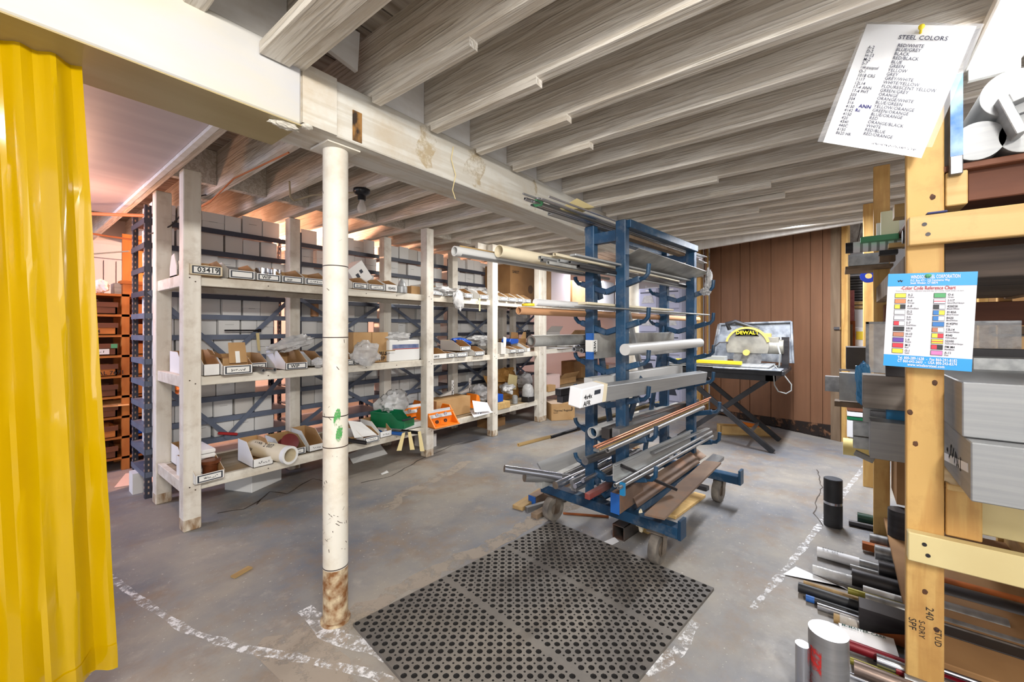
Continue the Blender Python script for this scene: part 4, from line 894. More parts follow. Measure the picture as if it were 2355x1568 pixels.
# ================= ORANGE TRAY RACK =================
RY = 4.80; orr = thing('tray_rack', 'orange wooden rack of parts trays at the far left', 'rack', (0, RY, 0))
xr0 = XY(200, RY)-.15; xp = XY(280, RY)
for x in (xp, xp+.42, xr0-.4): MB().box(x, x+.05, 0, .05, 0, 1.5).box(x, x+.05, .35, .4, 0, 1.5).build('rack_post', ORWOODV, orr)
RZ = [1.50 - .173*i for i in range(9)]
for i, z in enumerate(RZ):
    MB().box(xr0-.4, xp+.44, .0, .4, z-.02, z).build('rack_shelf', ORWOOD, orr)
MB().box(xr0-.4, xp+.44, .39, .4, 0, 1.5).build('rack_back', TRAYW, orr)
txt = {1: None, 2: '17-4', 3: None, 4: 'QUAL 7671', 5: None, 6: None, 7: None, 8: '5704'}
for i in range(1, 9):
    z = RZ[i] + .001; m = ORWOOD if i in (2, 4, 7) else TRAYW
    t = thing('parts_tray', ['', 'dark tray with a silver disc in the top slot of the orange rack', 'orange tray marked 17-4 in the orange rack', 'tray with a paper label and green corner in the orange rack', 'tray marked QUAL in the orange rack', 'empty-looking dark tray below the QUAL tray', 'tray with folded brown paper in the orange rack', 'dark stacked tray, second from the bottom of the orange rack', 'bottom tray with handwriting in the orange rack'][i], 'tray', (xr0, RY-.01, z))
    W = xp-.03-xr0
    MB().box(0,W,0,.012,0,.085).box(0,W,.3,.312,0,.085).box(0,.012,0,.3,0,.085).box(W-.012,W,0,.3,0,.085).box(0,W,0,.3,0,.006).build('tray_box', m, t)
    MB().box(-.005,W+.005,-.008,.004,.058,.098).build('front_strip', TRAYW, t)
    if txt[i]: letters([(txt[i], .045, .14, .012)], INK, t, (0,-.0095,0), (1,0,0), (0,0,1), bold=.01)
    if i == 3: MB().box(.13,.28,-.003,-.001,.01,.055).build('paper_label', LBLW, t); MB().box(W-.04,W,-.011,-.009,.06,.095).build('green_corner', GREENS, t); scribble(.1,.02,INK,t,(.15,-.004,.02),(1,0,0),(0,0,1),3)
    if i == 6: MB().quad((.1,-.01,.10),(.4,-.03,.09),(.42,.15,.12),(.15,.2,.13),.004).build('folded_paper', PLY, t)
    x2 = xp+.07
    u = thing('parts_tray', 'right-column %s tray, %s from the top of the orange rack' % ('blue' if i in (7, 8) else 'orange', ordn[i-1] if i > 1 else 'first'), 'tray', (x2, RY-.01, z))
    MB().box(0,.3,0,.012,0,.09).box(0,.3,.28,.29,0,.09).box(0,.3,0,.29,0,.006).box(0,.012,0,.29,0,.09).build('tray_box', BLUEP if i in (7, 8) else ORWOOD, u)
tag(MB().lathe([(.09,0),(.095,.03),(.02,.032)],22).build('metal_disc', CHROME, loc=(xp-.22, RY+.1, RZ[1]+.09), smooth=True), 'silver disc on the top tray of the orange rack', 'disc')
sr = thing('sheet_roll', 'grey rolled sheet with a crumpled white end on top of the orange rack', 'roll', (XY(222, RY), RY+.08, 1.56))
MB().tube((-.35,0.1,0),(.0,0,0),.055,16).build('roll', STEELK, sr, smooth=True); MB().blob((.03,-.02,0),.06,.05,.055,seed=3,jag=.15).build('crumpled_end', WBOX, sr)
tag(MB().box(0,.1,0,.15,0,.1).build('grey_block', ALU, loc=(XY(262,RY+.1), RY+.1, 1.5), bevel=.004), 'grey metal block on top of the orange rack', 'block')
tag(MB().box(0,.16,0,.15,0,.09).box(-.01,.17,-.01,.16,.09,.12).build('wooden_box', ORWOOD, loc=(XY(282,RY+.05), RY+.03, 1.5)), 'small wooden box on top of the orange rack', 'box')
# grey cabinets in the far room
for k, (a, b) in enumerate(((1466, 1513), (1516, 1566))):
    x = 6.6; ya = on_x(a, HY, x).y; yb = on_x(b, HY, x).y
    t = thing('plastic_cabinet', '%s grey plastic cabinet with translucent doors seen through the blue rack' % ('left' if k == 0 else 'right'), 'cabinet', (x, yb, 0))
    W = ya-yb-.01
    MB().box(.02,.45,0,W,0,1.86).build('carcass', GREYCAB, t, bevel=.01)
    for j in range(5):
        z = .08+j*.36
        d_ = MB().box(0,.02,.02,W-.02,z,z+.33).build('door', GREYCAB, t, bevel=.01)
        MB().prism([(.06,z+.10),(W-.06,z+.10),(W-.10,z+.22),(.10,z+.22)], -.004, 0, 'yz').build('dark_recess' if j in (1,) else 'recess', LBLF if j in (0, 1) else PLAS2, d_)
        MB().box(-.004,0,.04,W-.04,z+.26,z+.275).build('handle_slot', LBLF, d_)
        MB().box(-.004,0,W*.35,W*.6,z+.29,z+.31).build('label', LBLW, d_)
tag(MB().box(0,.35,0,.8,0,.5).build('white_bench', WBOX, loc=(7.15, 2.95, 0)), 'white cupboard in the far room left of the grey cabinets', 'cupboard')
wr = thing('wire_rack', 'white wire rack in the far room between the blue rack posts', 'rack', (7.55, 2.3, 0))
for y in (0, .5): MB().tube((0,y,0),(0,y,2.0),.012,8).build('rack_pole', PVC, wr)
for z in (.6, 1.1, 1.6, 1.95): MB().box(0,.3,0,.5,z,z+.015).build('wire_shelf', PVC, wr)
# ================= BLUE BAR RACK ON CASTERS =================
CA = R(-5.5); CO = Vector((2.187, 1.04, 0)); cu_, cv_ = Vector((math.cos(CA), math.sin(CA), 0)), Vector((-math.sin(CA), math.cos(CA), 0))
def cw(t, s, z): return CO + cu_*t + cv_*s + Vector((0, 0, z))
def cpx(px, py, s):       # pixel -> (t, z) on the rack's own vertical plane at offset s
    a, b = ray(px); q = CO + cv_*s; r = b/a
    t = (q.y - r*q.x)/(r*cu_.x - cu_.y); x = q.x + cu_.x*t; d = x/a
    return t, EYE + d*(HY-py)/FOC
ct = thing('bar_rack', 'blue steel rolling rack on casters loaded with metal bars', 'rack', CO, (0, 0, CA))
ZF = .235; PW = .060; TL = 1.0
for t in (0, TL):
    for s in (-.10, .10):
        MB().box(t-.024, t+.024, s-PW/2, s+PW/2, ZF-.02, 1.80).build('upright', CARTB, ct, bevel=.004)
    MB().box(t-.02, t+.02, -.10, .10, 1.69, 1.75).build('top_crossbar', CARTB, ct)
    MB().box(t-.035, t+.035, -.435, -.42, ZF-.075, ZF+.02).build('end_lip', CARTB, ct)
    MB().box(t-.035, t+.035, -.42, .46, ZF-.075, ZF-.02).build('cross_channel', CARTB, ct, bevel=.004)
for s in (-.125, .125): MB().box(0, TL+.0, s-.025, s+.025, 1.755, 1.80).build('top_rail', CARTB, ct, bevel=.003)
for s in (-.12, .12): MB().box(-.03, TL+.10, s-.03, s+.03, ZF-.075, ZF-.03).build('base_rail', CARTB, ct, bevel=.004)
AL = [1.485, 1.255, 1.03, .84, .635, .425]
for t in (0, TL):
    for z in AL:
        for sg in (-1, 1):
            L_ = (.12 if z > .8 else .16) if sg < 0 else .08
            s0, s1 = sg*.06, sg*(.13+L_)
            mb = MB().bar((t, sg*.0, z-.075), (t, s1-sg*.045, z-.015), .03, .032)
            o = mb.build('arm', CARTB, ct, bevel=.003)
            MB().path([(t, s1-sg*.06, z-.02), (t, s1-sg*.02, z-.012), (t, s1, z+.01), (t, s1+sg*.004, z+(.06 if sg < 0 else .03))], .012, 8).build('hook', CARTB, o, smooth=True)
for s, t0, z0, t1, z1 in ((.11, .3, ZF, .06, 1.25), (.10, .62, ZF, .97, 1.22), (-.05, .12, ZF+.35, .34, .9)):
    MB().bar((t0, s*.9, z0), (t1, s*.9, z1), .012, .05).build('diagonal_brace', CARTB, ct)
MB().bar((.02, .1, 1.68), (.1, .1, 1.38), .012, .05).build('diagonal_brace', CARTB, ct)
for t in (0, TL): MB().path([(t, -.07, ZF+.12), (t, -.04, ZF+.05), (t, .0, ZF+.02), (t, .04, ZF+.05), (t, .07, ZF+.12)], .02, 6).build('curved_gusset', CARTB, ct)
for (px, py), yw in (((1272, 1196), R(-96)), ((1512, 1294), R(-88)), ((1652, 1153), R(-92)), (None, None) if False else ((1560, 1085), R(-90))):
    p = on_z(px, py); l = Vector((p-CO)); lt_, ls = l.dot(cu_), l.dot(cv_)
    if px == 1560: lt_, ls = 1.05, .40
    c = thing('caster', '', 'x', (lt_, ls, 0), (0, 0, yw)); 
    for k in ('label', 'category'): del c[k]
    c.parent = ct; rw = .078
    M = Matrix.Rotation(R(90), 3, 'Y')
    MB().lathe([(.03, -.022), (rw-.004, -.022), (rw, -.012), (rw, .012), (rw-.004, .022), (.03, .022)], 28, c=(0, 0, rw), M=M).build('wheel', RUBBER, c, smooth=True)
    MB().lathe([(.006, -.03), (.036, -.026), (.036, .026), (.006, .03)], 18, c=(0, 0, rw), M=M).build('hub', CASTER, c, smooth=True)
    mb = MB()
    for x in (-.034, .031): mb.prism([(-.02, .055), (.02, .055), (.055, .155), (-.0, .155)], x, x+.004, 'yz')
    mb.box(-.036, .037, -.01, .055, .153, .16).box(-.045, .045, -.035, .075, .16, .166); mb.build('fork', CASTER, c)
MB().blob((.02, -.2, .17), .025, .025, .05, seed=6, jag=.3).build('tape_wad', CREAM, ct)
# blue-ended block and frame details are loads of their own
def stick(name, label, cat, px0, py0, px1, s, sec, m, yaw=0, pitch=0, roll=0, z=None, mats=None, s1=None, group=None, py1=None):
    t0, z0 = cpx(px0, py0, s); t1, z1 = cpx(px1, py1 if py1 else HY, s if s1 is None else s1)
    if z is not None: z0 = z
    a = cw(t0, s, z0); b = cw(t1, s if s1 is None else s1, z1 if py1 else z0)
    d = b-a; L_ = d.length; kind = sec[0]; mb = MB()
    if kind == 'round': mb.tube((0,0,0), (L_,0,0), sec[1], 20, mc=1 if mats else 0)
    elif kind == 'tube': mb.tube((0,0,0), (L_,0,0), sec[1], 20, ri=sec[2], mc=1 if mats else 0)
    elif kind == 'rect': mb.box(0, L_, -sec[1]/2, sec[1]/2, -sec[2]/2, sec[2]/2)
    elif kind == 'sqtube':
        w, h, e = sec[1]/2, sec[2]/2, sec[3]; mb.box(0,L_,-w,w,h-e,h).box(0,L_,-w,w,-h,-h+e).box(0,L_,-w,-w+e,-h,h).box(0,L_,w-e,w,-h,h)
    elif kind == 'channel':
        w, h, e = sec[1]/2, sec[2]/2, sec[3]; mb.box(0,L_,-w,w,-h,-h+e).box(0,L_,-w,w,h-e,h).box(0,L_,w-e,w,-h,h)
    elif kind == 'angle':
        w, h, e = sec[1], sec[2], sec[3]; mb.box(0,L_,0,w,0,e).box(0,L_,0,e,0,h)
    o = mb.build(name, mats or m, smooth=kind in ('round', 'tube'), bevel=.0015 if kind == 'rect' else 0)
    o.location = a; q = d.to_track_quat('X', 'Z') @ Euler((R(roll), 0, 0)).to_quaternion(); o.rotation_euler = q.to_euler()
    return tag(o, label, cat, group)
TOPZ = [(1222, 430, .10, .006), (1207, 444, .07, .009), (1203, 460, .04, .005), (1230, 452, .085, .005), (1250, 438, .12, .005), (1262, 482, -.02, .005), (1228, 462, .055, .005), (1236, 468, .02, .005), (1260, 452, .105, .006), (1246, 470, -.0, .004)]
for i, (px, py, s, r) in enumerate(TOPZ):
    stick('thin_rod', 'thin steel rod in the bundle lying on top of the blue rack', 'rod', px, py, 1618-i*4, s, ('tube', r, r*.6) if r > .0055 else ('round', r), CHROME if i % 2 else STEEL, z=1.812+.006*(i % 3), group='thin rods bundled on top of the blue rack')
p = cw(*[cpx(1282, 450, .1)[0], .1, 1.83]); t = tag(MB().quad((0,0,0),(.17,-.03,.01),(.17,-.13,.03),(.03,-.10,.05),.0008).build('paper_tag', MANILA, loc=p), 'cream paper tag draped over the rods on top of the rack', 'tag')
p = cw(cpx(1237, 453, .07)[0], .07, 1.82); tag(MB().blob((0,0,0),.02,.03,.02,seed=5,jag=.2).build('green_tape', GREENS, loc=p), 'green tape holding the top rod bundle together', 'tape')
stick('channel_bar', 'long white aluminium channel lying on top of the blue rack', 'bar', 1268, 446, 1620, .13, ('channel', .05, .06, .004), ALU, z=1.84)
stick('wooden_batten', 'brown wooden batten under the top rails of the blue rack', 'batten', 1440, 535, 1568, -.06, ('rect', .05, .02), OLDWD, z=1.735)
# level 1
stick('plastic_pipe', 'long grey plastic pipe sticking out at the top level towards the shelving', 'pipe', 1045, 577, 1335, .17, ('tube', .022, .018), PVCG)
stick('plastic_pipe', 'thin bluish pipe right under the long grey pipe', 'pipe', 1060, 584, 1400, .16, ('round', .009), STEEL)
stick('poster_tube', 'torn cream paper poster tube on the top level of the rack', 'tube', 1147, 577, 1345, .12, ('tube', .029, .026), CREAM)
stick('thin_rod', 'thin brass-coloured rod above the cream poster tube', 'rod', 1058, 566, 1300, .19, ('round', .004), BAMB)
for i, (px, py, s, e, m) in enumerate(((1241, 592, .04, 1563, ALUW), (1246, 598, .02, 1566, STEEL), (1285, 599, .0, 1572, ALU), (1310, 603, -.03, 1578, STEEL), (1260, 604, -.05, 1570, ALUW), (1275, 585, .06, 1560, CREAM), (1330, 612, -.07, 1582, STEELK))):
    stick('square_tube', '%s slim square tube from the left on the top arms' % ['first', 'second', 'third', 'fourth', 'fifth', 'sixth', 'seventh'][i], 'tube', px, py, e, s, ('sqtube', .02, .016, .002), m)
stick('flat_bar', 'flat aluminium bar with a blue end on the top level hook', 'bar', 1317, 586, 1585, -.09, ('rect', .035, .010), ALU)
stick('flat_bar', 'flat bar ending by the first post on the top level', 'bar', 1392, 597, 1590, -.06, ('rect', .03, .008), ALU, z=1.50)
# tilted sheet
A = cw(-.0, -.20, 1.635); B_ = cw(1.03, -.22, 1.605); C_ = cw(1.0, -.05, 1.55); D2 = cw(.05, -.01, 1.575)
t = thing('metal_sheet', 'large worn aluminium sheet leaning on the top hooks of the rack', 'sheet', A)
MB().quad(Vector(), B_-A, C_-A, D2-A, .003).build('sheet', ALUW, t)
q = B_-A; MB().blob(q+Vector((-.04,.0,-.06)), .03, .02, .07, seed=4, jag=.3).blob(q+Vector((-.05,.02,-.14)), .05, .03, .025, seed=5, jag=.35).build('plastic_wrap', PLAS2, t, smooth=True)
# level 2
stick('plastic_rod', 'solid white plastic rod with a rounded end on the second level', 'rod', 1231, 695, 1345, .10, ('round', .018), PVC)
stick('flat_bar', 'wide flat aluminium bar with a slanted end on the second level', 'bar', 1278, 705, 1600, .04, ('rect', .05, .006), ALU)
stick('flat_bar', 'long pale flat bar along the second level hooks', 'bar', 1334, 704, 1622, -.10, ('rect', .07, .007), ALUW)
stick('flat_bar', 'cream papered flat bar on the second level', 'bar', 1340, 697, 1540, -.03, ('rect', .06, .012), CREAM)
stick('cardboard_tube', 'long tan cardboard tube under the second level bars', 'tube', 1193, 714, 1606, .14, ('tube', .020, .015), TAN)
p = cw(cpx(1216, 701, .14)[0], .14, cpx(1216, 701, .14)[1]); tag(MB().tube((0,0,-.006),(0,0,.006),.035,20).build('tape_roll', YEL, loc=p, smooth=True), 'yellow tape roll lying on the end of the tan tube', 'tape')
# level 3
stick('steel_tube', 'large thick-walled steel tube sticking out on the third level', 'tube', 1221, 784, 1362, .19, ('tube', .031, .021), ALUW, mats=[ALUW, CASTER])
for i, (px, py, s) in enumerate(((1320, 803, .16), (1330, 797, .20), (1337, 806, .13))):
    stick('steel_tube', ['small steel tube end nearest below the large tube', 'small steel tube behind, at the back of the third level', 'small steel tube beside the second blue post'][i], 'tube', px, py, 1420, s, ('tube', .015, .009), STEEL)
stick('metal_plate', 'tall aluminium plate with a blue painted end standing on the third level', 'plate', 1362, 796, 1549, .05, ('rect', .010, .145), ALUW)
t0, z0 = cpx(1358, 796, .05); pt_ = thing('painted_plate', 'blue painted plate end with a white WEST sticker beside the first post', 'plate', cw(t0-.004, .045, z0), (0, 0, CA))
MB().box(-.02,.0,-.02,.02,-.073,.073).build('blue_end', BLUET, pt_); MB().box(-.022,-.0205,-.021,.021,-.03,.035).box(-.021,.03,-.0225,-.021,-.03,.035).build('sticker', LBLW, pt_)
letters([('WEST', .03, 0, 0)], INK, pt_, (-.006, -.0235, .03), (0, 0, -1), (1, 0, 0), bold=.03)
stick('solid_bar', 'thick round whitish bar on the third level hooks', 'bar', 1437, 804, 1609, -.20, ('round', .030), PVCG, py1=788)
stick('flat_bar', 'pale flat bar behind the thick round bar', 'bar', 1480, 812, 1600, -.06, ('rect', .03, .03), ALUW)
stick('aluminium_profile', 'slotted aluminium profile leaning upright between the rack posts', 'profile', 1440, 700, 1485, .0, ('rect', .03, .02), ALU, py1=900)
# level 4
t0, z0 = cpx(1335, 912, -.20)
stick('square_bar', 'big square aluminium bar with a paper-wrapped end on the fourth level hooks', 'bar', 1340, 910, 1616, -.20, ('rect', .055, .075), ALUB, py1=866, roll=8)
a, b = cw(*[cpx(1328, 912, -.20)[0], -.20, cpx(1328, 912, -.20)[1]]), None
wr_ = thing('paper_wrapping', 'torn white label paper and tape wrapped around the end of the big square bar', 'wrapping', a, (R(8), R(-1.5), CA))
MB().box(-.02,.16,-.033,.033,-.043,.043).build('label_paper', PAPER, wr_, bevel=.004); MB().box(.16,.19,-.032,.032,-.042,.042).build('tape', CREAM, wr_)
letters([('4x4x', .03, .0, -.005), ('AFR', .03, .0, -.035)], INK, wr_, (-.0, -.035, .0), (1,0,0), (0,0,1), bold=.02)
MB().box(.08,.13,-.034,-.0335,.005,.025).build('barcode', LBLF, wr_)
stick('square_bar', 'pale square bar lying behind the wrapped bar on the fourth level', 'bar', 1352, 882, 1562, -.02, ('rect', .05, .06), PVCG, py1=848)
for i, (py, m) in enumerate(((902, STEELK), (918, STEELK))):
    stick('square_bar', '%s dark square bar with a white label on the far side of the fourth level' % ('upper' if i == 0 else 'lower'), 'bar', 1283-i*-4, py, 1460, .19, ('rect', .04, .038), m, py1=866+i*14)
p0 = cpx(1318, 905, .165); tag(MB().box(-.012,.02,-.0022,0,-.035,.035).build('white_label', PAPER, loc=cw(p0[0], .165, p0[1]), rot=(0,0,CA)), 'white label strip around the pair of dark square bars', 'label')
# level 5
stick('plastic_pipe', 'short open white plastic pipe on the fifth level', 'pipe', 1362, 995, 1450, .06, ('tube', .032, .028), PVCG, py1=965)
stick('square_bar', 'long dark brown square bar on the fifth level', 'bar', 1392, 997, 1600, -.04, ('rect', .05, .058), MILL, py1=925)
stick('square_bar', 'shorter grey square bar with chalk marks on the fifth level', 'bar', 1416, 996, 1537, -.12, ('rect', .045, .05), STEEL, py1=957)
stick('square_bar', 'thin pale bar above the long dark square bar', 'bar', 1425, 968, 1560, .08, ('rect', .04, .03), ALUW, py1=930)
for i, (px, py, e, py1, s, r, m, l) in enumerate(((1366, 1027, 1634, 914, -.19, .0055, COPPER, 'long thin copper rod reaching past the rack on the fifth level'), (1372, 1030, 1630, 920, -.21, .0045, COPPER, 'thinner copper rod beside the long one on the fifth level'), (1380, 1033, 1628, 925, -.18, .005, BAMB, 'thin tan rod beside the copper rods'))):
    stick('copper_rod', l, 'rod', px, py, e, s, ('round', r), m, py1=py1)
stick('steel_tube', 'thin steel tube with a taped end in the fifth level hooks', 'tube', 1397, 1036, 1618, -.24, ('tube', .011, .007), STEEL, py1=936)
stick('flat_bar', 'small flat bar with a blue end under the copper rods', 'bar', 1370, 1036, 1450, -.15, ('rect', .03, .012), ALUW, py1=1010)
stick('bamboo_stick', 'long tan tube sticking far out low on the shelving side', 'tube', 1192, 1023, 1365, .26, ('tube', .010, .005), BAMB, py1=978)
stick('steel_tube', 'dark tube beside the long tan tube with a taped end', 'tube', 1267, 1005, 1400, .25, ('round', .010), STEELK, py1=963)
stick('steel_tube', 'dark rod running behind the lower rack posts', 'rod', 1330, 985, 1500, .22, ('round', .012), STEELK, py1=925)
stick('olive_pipe', 'olive-brown pipe behind the posts at the fifth level', 'pipe', 1352, 972, 1520, .2, ('round', .014), mat('olive_pipe', (120, 102, 64), .5, .4), py1=925)
# level 6
stick('aluminium_channel', 'wide aluminium channel on the lowest hooks', 'channel', 1413, 1087, 1590, -.16, ('channel', .02, .085, .005), ALU, py1=1003)
stick('aluminium_channel', 'second aluminium channel edge right behind the wide one', 'channel', 1426, 1078, 1585, -.11, ('channel', .02, .06, .004), ALUW, py1=1000)
stick('steel_tube', 'upper of the two steel tubes in the lowest hooks', 'tube', 1414, 1116, 1636, -.22, ('tube', .010, .006), STEEL, py1=993)
stick('steel_tube', 'lower of the two steel tubes in the lowest hooks, taped blue', 'tube', 1423, 1122, 1639, -.25, ('tube', .009, .004), STEEL, py1=1003)
t0, z0 = cpx(1430, 1118, -.25); tag(MB().box(0,.015,-.012,.012,-.03,.03).build('blue_tape', BLUEL, loc=cw(t0, -.25, z0-.015), rot=(0,0,CA)), 'blue tape flag on the lowest steel tube', 'tape')
stick('flat_bar', 'flat steel bar above the tubes at the lowest level', 'bar', 1500, 1042, 1628, -.17, ('rect', .03, .01), STEEL, py1=985)
# base loads
stick('red_painted_bar', 'flat steel bar painted red lying through the near end of the rack base', 'bar', 1350, 1142, 1500, -.02, ('rect', .03, .03), mat('red_grey_bar', (150, 70, 64), .5, .3, c2=(128, 120, 116), scale=3), py1=1058)
A = cw(-.15, .42, .40)
ap = thing('aluminium_plate', 'wide pale aluminium plate leaning on the left side of the rack base', 'plate', A)
c0, c1, c2_, c3 = [cw(cpx(px, py, s)[0], s, cpx(px, py, s)[1]) for px, py, s in ((1236, 1063, .42), (1345, 1022, .42), (1350, 1060, .30), (1258, 1102, .30))]
ap.location = c0; MB().quad(c0-c0, c3-c0, c2_-c0, c1-c0, .012).build('plate', ALUB, ap)
stick('flat_bar', 'long tan-edged flat bar at the left bottom of the rack', 'bar', 1238, 1115, 1420, .30, ('rect', .05, .035), ALUW, py1=1030)
stick('round_bar', 'bright round bar pointing towards the shelving, upper one', 'bar', 1160, 1077, 1290, .40, ('round', .020), CHROME, mats=[CHROME, CASTER], py1=1096, s1=.22)
stick('round_bar', 'thicker round bar pointing towards the shelving, lower one', 'bar', 1206, 1097, 1310, .34, ('round', .026), STEEL, mats=[STEEL, CASTER], py1=1100, s1=.22)
stick('round_bar', 'bright round bar with a red painted end between the rack posts', 'bar', 1277, 1116, 1450, .20, ('round', .021), CHROME, mats=[CHROME, CASTER], py1=1040)
RB = [(1315, 1110, 1470, .15, .016, 1035), (1318, 1100, 1460, .17, .012, 1020), (1322, 1118, 1470, .11, .013, 1045), (1330, 1095, 1470, .20, .012, 1015), (1340, 1105, 1475, .06, .012, 1038), (1350, 1085, 1475, .13, .010, 1015), (1300, 1092, 1440, .24, .012, 1030), (1370, 1120, 1480, .04, .012, 1060), (1352, 1070, 1478, .18, .022, 1008), (1345, 1060, 1476, .04, .022, 1012)]
for i, (px, py, e, s, r, py1) in enumerate(RB):
    stick('round_bar', 'bright round steel bar in the pile between the near posts of the rack', 'bar', px, py, e, s, ('round', r), CHROME if i % 3 else STEEL, py1=py1, group='round bars piled between the near posts')
stick('square_bar', 'short square bar end by the near left upright base', 'bar', 1318, 1122, 1420, .14, ('rect', .035, .035), STEEL, py1=1075)
# right side plates
def plate4(lbl, pts, m, th=.006, name='steel_plate'):
    P = [cw(cpx(px, py, s)[0], s, cpx(px, py, s)[1]) for px, py, s in pts]; o = MB().quad(Vector(), P[1]-P[0], P[1]-P[0]+P[3]-P[0], P[3]-P[0], th).build(name, m, loc=P[0]); return tag(o, lbl, 'plate')
plate4('rusty brown plate leaning along the right side of the rack base', [(1448, 1130, -.12), (1588, 1040, -.12), (1608, 1072, -.22), (1466, 1168, -.22)], BRST)
plate4('second rusty plate leaning behind the first towards the far end', [(1495, 1098, -.10), (1600, 1032, -.10), (1608, 1068, -.19), (1520, 1122, -.19)], BRST)
plate4('flat steel plate lying on the right edge of the rack base', [(1482, 1186, -.30), (1620, 1062, -.30), (1668, 1062, -.40), (1528, 1196, -.40)], BRST, .01)
plate4('smaller steel plate stacked on the flat one at the right edge', [(1503, 1176, -.31), (1545, 1140, -.31), (1582, 1146, -.38), (1540, 1182, -.38)], MILL, .008)
plate4('thick grey plate on top of the right-hand stack', [(1556, 1122, -.29), (1640, 1050, -.29), (1668, 1054, -.36), (1584, 1132, -.36)], STEEL, .022)
stick('flat_bar', 'dark flat bar laid across the plates on the right of the rack', 'bar', 1428, 1070, 1553, -.16, ('rect', .04, .014), STEELK, s1=-.34, py1=1124)
stick('square_block', 'steel block with a blue painted end at the near end of the rack', 'block', 1416, 1156, 1470, -.14, ('rect', .05, .105), BRST, py1=1120)
t0, z0 = cpx(1415, 1157, -.14); tag(MB().box(-.006,0,-.025,.025,-.052,.052).build('blue_end', BLUET, loc=cw(t0, -.14, z0), rot=(0,0,CA)), 'blue paint patch facing on the steel block end', 'paint')
# things on the floor under the rack
def fstick(name, lbl, cat, a, b, w, h, m, z=0, hollow=0, shape='rect'):
    A, B_ = on_z(*a), on_z(*b); mb = MB(); d = B_-A; L_ = d.length
    if hollow: mb.box(0,L_,-w/2,w/2,0,hollow).box(0,L_,-w/2,w/2,h-hollow,h).box(0,L_,-w/2,-w/2+hollow,0,h).box(0,L_,w/2-hollow,w/2,0,h)
    elif shape == 'round': mb.tube((0,0,h/2),(L_,0,h/2),h/2,16)
    else: mb.box(0,L_,-w/2,w/2,0,h)
    return tag(mb.build(name, m, loc=(A.x, A.y, z), rot=(0,0,math.atan2(d.y, d.x)), bevel=0 if hollow or shape == 'round' else .002, smooth=shape == 'round'), lbl, cat)
fstick('square_tube', 'open rusty square steel tube on the floor under the rack', 'tube', (1422, 1240), (1540, 1160), .075, .078, MILL, hollow=.005)
fstick('wooden_plank', 'tan wooden plank on the floor poking out left of the rack', 'plank', (1190, 1172), (1300, 1100), .08, .025, BAMB)
fstick('steel_block', 'square steel bar with a blue end on the floor left of the near caster', 'bar', (1225, 1160), (1310, 1110), .06, .06, BRST)
p = on_z(1224, 1161); tag(MB().box(-.005,0,-.032,.032,0,.062).build('blue_end', BLUET, loc=(p.x, p.y, 0), rot=(0,0,R(-8))), 'blue end face of the floor bar left of the near caster', 'paint')
fstick('steel_bar', 'thin dark bar on the floor just left of the near caster', 'bar', (1210, 1176), (1300, 1150), .03, .03, STEEL)
fstick('wood_block', 'small brown wooden block on the floor left of the near caster', 'block', (1228, 1192), (1258, 1175), .05, .03, OLDWD)
fstick('steel_bar', 'long thin rusty bar lying crosswise on the floor under the rack', 'bar', (1295, 1182), (1400, 1190), .012, .012, ORUST)
fstick('wooden_plank', 'yellowish wooden plank on the floor under the right edge of the rack', 'plank', (1540, 1190), (1610, 1140), .08, .02, PINEH)
fstick('wooden_plank', 'plank with a red edge behind the near right caster', 'plank', (1475, 1222), (1520, 1200), .09, .03, PINEH)
fstick('steel_bar', 'dark bar end on the floor beyond the right plates', 'bar', (1600, 1120), (1628, 1128), .05, .03, STEELK)
tag(MB().quad((0,0,0),(.09,-.02,0),(.12,.02,0),(.02,.05,0),.001).build('paper_scrap', PAPER, loc=(*on_z(1400, 1258).xy, .0025)), 'torn white paper scrap on the floor in front of the rack', 'scrap')

# ================= TILE SAW =================
sx, sy = 4.72, .50
st = thing('folding_stand', 'black folding scissor stand under the tile saw', 'stand', (sx, sy, 0))
for x in (0, .55):
    MB().bar((x,0,.01),(x,.86,.72),.035,.05).build('leg', BLACK, st, bevel=.003)
    MB().bar((x+.045,.90,.01),(x+.045,.04,.72),.035,.05).build('leg', BLACK, st, bevel=.003)
MB().bar((0,.20,.17),(.55,.20,.17),.02,.03).build('crossbar', STEEL, st); MB().bar((.045,.74,.14),(.6,.74,.14),.02,.03).build('crossbar', BLACK, st)
for x in (-.02, .05): MB().tube((x,.45,.365),(x+.02,.45,.365),.014,12).build('pivot_bolt', CHROME, st)
MB().box(-.05,.62,-.02,.06,.70,.76).box(-.05,.62,.84,.92,.70,.76).box(-.05,-.0,-.02,.92,.70,.76).build('top_frame', BLACK, st)
sw = thing('tile_saw', 'yellow and grey wet tile saw with a round blade guard on a black stand', 'saw', (sx, sy, .76))
MB().box(-.10,.62,-.10,.98,.0,.05).build('water_tray', BLACK, sw, bevel=.01)
MB().box(-.14,.40,.0,1.02,.055,.065).box(-.13,.40,.02,.98,.07,.085).build('sliding_table', ALU, sw, bevel=.003)
MB().box(-.2,.05,-.08,.5,.05,.062).build('side_tray', SPLASH, sw, bevel=.004)
MB().box(-.15,-.10,.25,.88,.09,.125).build('yellow_fence', YEL, sw, bevel=.005); MB().box(-.02,.10,.42,.74,.088,.16).build('grey_stop', GREYP, sw, bevel=.004)
P4 = [Vector(p) for p in ((.56,-.12,.08), (.56,.66,.10), (.62,.60,.50), (.62,-.10,.52))]
bk_ = MB().quad(*P4, .01).build('splash_guard', SPLASH, sw)
for a, b in ((P4[2], P4[3]), (P4[3], P4[0]), (P4[2], P4[1])): MB().bar(a-Vector((.02,0,0)), b-Vector((.02,0,0)), .05, .02).build('guard_rim', SPLASH, bk_, bevel=.004)
